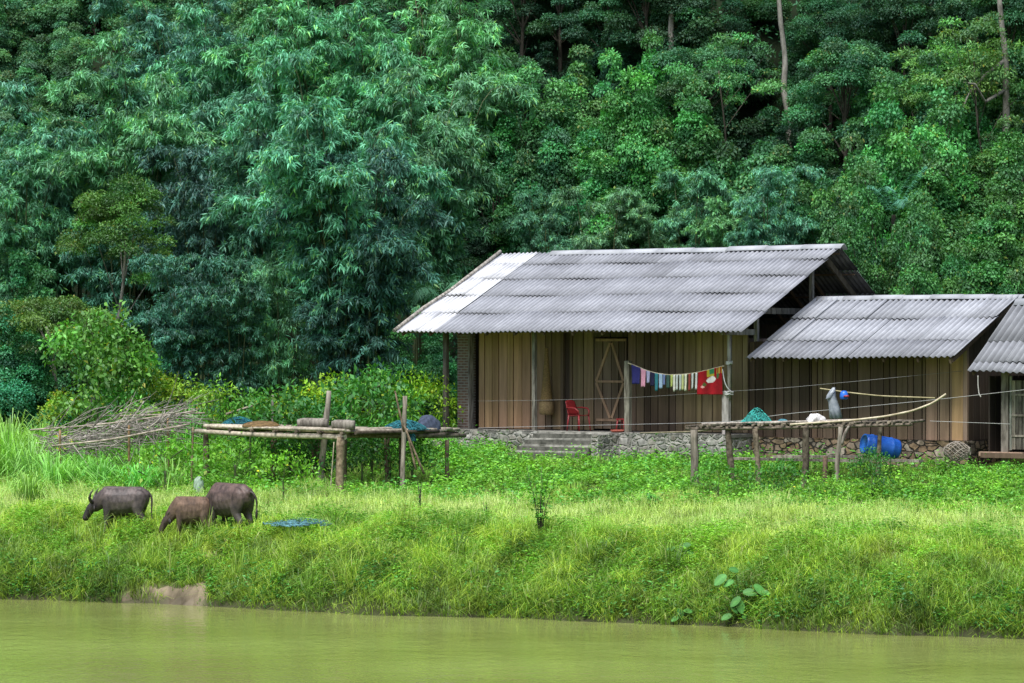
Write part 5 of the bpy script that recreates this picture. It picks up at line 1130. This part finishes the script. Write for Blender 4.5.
# ------------------------------------------------------------------ brushwood rack on the left
bw = empty('brushwood_rack', (at(120, 0, 84)[0], 84, gz(at(120, 0, 84)[0], 84)), 0, 'tangle of dry grey branches piled on a low stick rack', 'brushwood'); B0 = bw.location
g = MB(); r = np.random.default_rng(77)
for k in range(420):
    x = r.uniform(32, 178); yy = np.interp(x, [38, 90, 150, 200], [446, 436, 426, 416])+r.normal(0, 8); Yd = 82+r.uniform(-.8, .8)-(x-120)*.012
    L_ = r.uniform(.3, 1.5); sl = r.normal(.10, .42); c = at(x, yy, Yd); d = Vector((math.cos(sl), r.normal(0, .4), math.sin(sl))).normalized()
    if r.random() < .14: d = Vector((r.normal(0, .35), r.normal(0, .3), -1)).normalized()
    m = c+d*L_*.5+Vector(r.normal(0, .05, 3)); stick(g, [c, m, c+d*L_+Vector(r.normal(0, .08, 3))], (r.uniform(.007, .018), .004), np.array((1.05, 1.05, 1.1))*r.uniform(.4, 1.3), 4, 0)
g.build('branches', M['dry_stick'], bw, B0)
for pts, rr in (([(52, 446, 81.5), (110, 440, 81.2), (190, 424, 80.8)], .026), ([(30, 430, 82.5), (110, 424, 82), (195, 411, 81.5)], .022), ([(120, 416, 82), (205, 413, 81.5)], .02)):
    g = MB(); stick(g, [at(*q) for q in pts], rr, (1.1, 1.05, 1)); g.build('rail', M['dry_stick'], bw, B0)
for px, py, Y in ((129, 425, 81.3), (60, 430, 82), (168, 418, 81.6)): post(bw, 'dry_stick', at(px, py, Y), px, Y, .035, (.75, .55, .33))

# ------------------------------------------------------------------ buffaloes
def balls(chain, out, step=.35):
    """ellipsoids strung along a chain of (x,y,z,rx,ry,rz) stations"""
    for a, b in zip(chain[:-1], chain[1:]):
        a = np.array(a, float); b = np.array(b, float); n = max(2, int(np.linalg.norm(b[:3]-a[:3])/(min(a[3:].min(), b[3:].min())*step))+1)
        for t in np.linspace(0, 1, n): out.append(a*(1-t)+b*t)
def body_mesh(name, B, vox=.016, smooth=4):
    bm = bmesh.new()
    for q in B:
        Mt = Matrix.Translation(q[:3])@Matrix.Diagonal((q[3], q[4], q[5], 1)); bmesh.ops.create_icosphere(bm, subdivisions=2, radius=1, matrix=Mt)
    me = D.meshes.new('tmp'); bm.to_mesh(me); bm.free(); o = D.objects.new('tmp', me); COL.objects.link(o)
    m = o.modifiers.new('r', 'REMESH'); m.mode = 'VOXEL'; m.voxel_size = vox
    s = o.modifiers.new('s', 'SMOOTH'); s.iterations = smooth; s.factor = .5
    dg = bpy.context.evaluated_depsgraph_get(); out = D.meshes.new_from_object(o.evaluated_get(dg)); D.objects.remove(o); out.name = name
    for p in out.polygons: p.use_smooth = True
    return out
def buffalo(loc, yaw, s, mat, label, back, leg, tail='hang', calf=False, head_turn=0.0, step_=0.0, seed=0, drop=0.0):
    o = empty('water_buffalo', loc, yaw, label, 'buffalo'); o.scale = (s*(.86 if calf else 1), s, s*(1.16 if calf else 1.1))
    B = []; lr = .9 if calf else 1.0
    balls([(-.60, 0, .86, .17, .19, .20), (-.45, 0, .84, .27, .27, .29), (-.15, 0, .77, .30, .33, .37), (.15, 0, .76, .30, .33, .375), (.36, 0, .82, .24, .27, .31), (.48, 0, .84, .18, .20, .25)], B)
    balls([(-.70, 0, .94, .09, .11, .10), (-.52, 0, 1.03, .12, .14, .11), (-.2, 0, 1.05, .14, .13, .09), (.2, 0, 1.06, .14, .11, .09), (.42, 0, 1.06, .13, .09, .09)], B)     # spine ridge
    t = head_turn
    dr = drop
    balls([(.42, 0, .88, .21, .20, .26), (.58, t*.3, .83-dr*.3, .185, .16, .225), (.72, t*.6, .76-dr*.7, .155, .135, .185)], B)   # neck
    balls([(.79, t, .76-dr, .125, .135, .13), (.86, t, .69-dr, .125, .13, .13), (.93, t*1.05, .59-dr, .11, .115, .115), (.98, t*1.1, .51-dr, .098, .105, .10), (1.005, t*1.1, .46-dr, .095, .105, .08)], B)  # head and muzzle
    for sy in (-1, 1):
        k = step_*sy
        balls([(.36, .17*sy, .74, .15, .10, .20), (.36+k*.3, .175*sy, .54, .11, .09, .12), (.36+k*.6, .17*sy, .40, .085, .075, .08), (.37+k*.8, .165*sy, .34, .075, .07, .07), (.35+k, .16*sy, .16, .058, .056, .06), (.355+k, .16*sy, .10, .064, .06, .05), (.375+k, .16*sy, .035, .08, .07, .05)], B)
        k = -k
        balls([(-.50, .15*sy, .82, .22, .14, .25), (-.47, .18*sy, .64, .18, .12, .17), (-.46+k*.4, .18*sy, .52, .14, .10, .11), (-.53+k*.7, .18*sy, .41, .095, .08, .09), (-.585+k*.9, .175*sy, .345, .075, .068, .07), (-.575+k, .17*sy, .18, .058, .056, .06), (-.565+k, .17*sy, .10, .064, .06, .05), (-.545+k, .17*sy, .035, .08, .07, .05)], B)
    if not calf: balls([(-.2, 0, .53, .18, .16, .08), (.1, 0, .50, .16, .16, .07)], B)
    me = body_mesh('body', B)
    co = np.empty(len(me.vertices)*3); me.vertices.foreach_get('co', co); co = co.reshape(-1, 3)
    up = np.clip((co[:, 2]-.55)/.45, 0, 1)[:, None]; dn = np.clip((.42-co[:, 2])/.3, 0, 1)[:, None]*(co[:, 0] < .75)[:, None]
    C = np.ones((len(co), 3))*(1-up)+np.array(back)*up; C = C*(1-dn)+np.array(leg)*dn  # paler upper back: sheen on the hide put into its colour
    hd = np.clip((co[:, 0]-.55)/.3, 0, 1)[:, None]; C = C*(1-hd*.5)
    C *= (1+.18*np.sin(co[:, :1]*9+seed)*np.sin(co[:, 2:]*11+co[:, 1:2]*5))
    C = np.concatenate([C, np.ones((len(C), 1))], 1); me.color_attributes.new('Col', 'FLOAT_COLOR', 'POINT').data.foreach_set('color', C.astype(np.float32).ravel())
    me.materials.append(M[mat]); b = D.objects.new('body', me); COL.objects.link(b); b.parent = o
    g = MB()
    T = [(-.76, 0, .96), (-.82, .01, .88), (-.83, .02, .70), (-.82, .03, .52), (-.84, .04, .36)] if tail == 'hang' else [(-.75, 0, .97), (-.84, -.02, .95), (-.91, -.05, .86), (-.93, -.07, .72), (-.91, -.08, .58)]
    stick(g, T, (.036, .016), (.8, .75, .7), 7, 0); g.build('tail', M[mat], o)
    e = Vector(T[-1]); d = Vector(T[-1])-Vector(T[-2]); d.normalize(); g = MB(); g.tube([e-d*.04, e+d*.06, e+d*.14, e+d*.2], [.016, .034, .028, .004], 7, (.45, .45, .45)); tt = g.build('tail_tuft', M['hide'], o)
    for sy in (-1, 1):
        g = MB(); hy = t
        if calf: H_ = [(.78, hy+.09*sy, .85-dr), (.75, hy+.13*sy, .92-dr), (.72, hy+.14*sy, .96-dr)]; g.tube(H_, [.022, .014, .004], 8)
        else: H_ = [(.79, hy+.08*sy, .84-dr), (.82, hy+.21*sy, .89-dr), (.83, hy+.30*sy, .97-dr), (.79, hy+.33*sy, 1.08-dr), (.72, hy+.30*sy, 1.18-dr)]; g.tube(H_, [.05, .046, .038, .026, .008], 8)
        g.build('horn', M['horn'], o)
        g = MB(); G = []
        for q in np.linspace(0, 1, 6):
            w = .08*math.sin(min(q*.9+.1, 1)*PI)**.7; c = Vector((.76-.08*q, hy+(.10+.24*q)*sy, .72-dr-.03*q)); G.append([c+Vector((0, 0, w)), c+Vector((.02, 0, 0)), c-Vector((0, 0, w))])
        g.grid(np.array(G), np.ones((6, 3, 3))*.8); solid(g.build('ear', M['hide'], o), .014)
        g = MB(); bmv = []; g.lathe([(.001, -.014), (.012, -.009), (.016, 0), (.012, .009), (.001, .014)], 8, (.15, .15, .15), None, (.915, t*1.05+.118*sy, .66-dr)); g.build('eye', M['horn'], o)
    return o
def put_buf(px, py, Y): x, y, z = on_ground(px, py); return (x, y, z-.10)
buffalo(put_buf(122, 529, 74.6), PI-.10, .84, 'hide', 'dark grey water buffalo grazing apart on the left, tail hanging down', (1.5, 1.35, 1.35), (.75, .7, .7), step_=.04, seed=1, drop=.10)
buffalo(put_buf(190, 536, 73.6), PI+.15, .75, 'hide_brown', 'brown buffalo calf with head down in the middle of the three', (1.25, 1.1, 1.0), (.9, .9, .95), calf=True, step_=.05, seed=2, drop=.20)
buffalo(put_buf(229, 532, 74.9), PI-.78, .95, 'hide', 'dark brown buffalo seen from behind, rightmost of the three with tail swung out', (1.7, 1.3, 1.2), (.8, .7, .7), tail='swing', step_=.02, head_turn=.12, seed=4, drop=.32)
x, y, z = on_ground(212, 532); g = MB(); stick(g, [Vector((.02, 0, -.2)), Vector((0, 0, .25)), Vector((-.05, 0, .48))], (.05, .055), (1, .75, .4)); g.tube([(-.13, 0, .46), (-.06, 0, .50), (.01, 0, .46)], [.04, .05, .04], 7, (.7, .5, .35)); o = g.build('tether_stake', M['dry_stick']); o.location = (x, y, z); tag(o, 'short yellowish wooden tether stake beside the buffalo calf', 'stake')

# ------------------------------------------------------------------ light, sky, camera
W = D.worlds.new('World'); SC.world = W; W.use_nodes = True; nt = W.node_tree
bg = nt.nodes.get('Background') or nt.nodes.new('ShaderNodeBackground'); outn = nt.nodes.get('World Output') or nt.nodes.new('ShaderNodeOutputWorld')
sky = nt.nodes.new('ShaderNodeTexSky'); sky.sky_type = 'NISHITA'; sky.sun_disc = False
SUN_EL, SUN_AZ = math.radians(62), math.radians(205)   # azimuth clockwise from +Y: behind the camera, to the left
sky.sun_elevation = SUN_EL; sky.sun_rotation = SUN_AZ; sky.air_density = 1.0; sky.dust_density = 2.5; sky.ozone_density = 1.0
nt.links.new(sky.outputs[0], bg.inputs['Color']); bg.inputs['Strength'].default_value = .15; nt.links.new(bg.outputs[0], outn.inputs[0])
sl = D.lights.new('sun', 'SUN'); sl.energy = 5.2; sl.angle = math.radians(40); sl.color = (1, .995, .985)
so = D.objects.new('sun', sl); COL.objects.link(so)
sd = Vector((math.sin(SUN_AZ)*math.cos(SUN_EL), math.cos(SUN_AZ)*math.cos(SUN_EL), math.sin(SUN_EL)))
so.rotation_euler = sd.to_track_quat('Z', 'Y').to_euler(); so.location = sd*100
cam = D.cameras.new('camera'); co = D.objects.new('camera', cam); COL.objects.link(co); SC.camera = co
co.location = (0, 0, ZC); co.rotation_euler = (PI/2, 0, 0); cam.sensor_width = 36; cam.sensor_fit = 'HORIZONTAL'; cam.lens = F/1024*36
cam.shift_y = (HOR-341.5)/1024; cam.clip_start = 1; cam.clip_end = 2000
SC.view_settings.view_transform = 'Standard'; SC.view_settings.look = 'None'; SC.view_settings.exposure = 0; SC.view_settings.gamma = 1
cy = SC.cycles; cy.max_bounces = 5; cy.diffuse_bounces = 3; cy.glossy_bounces = 2; cy.transmission_bounces = 2; cy.transparent_max_bounces = 4; cy.caustics_reflective = False; cy.caustics_refractive = False
cy.use_denoising = True
# prototypes never linked to the scene stay out of the file
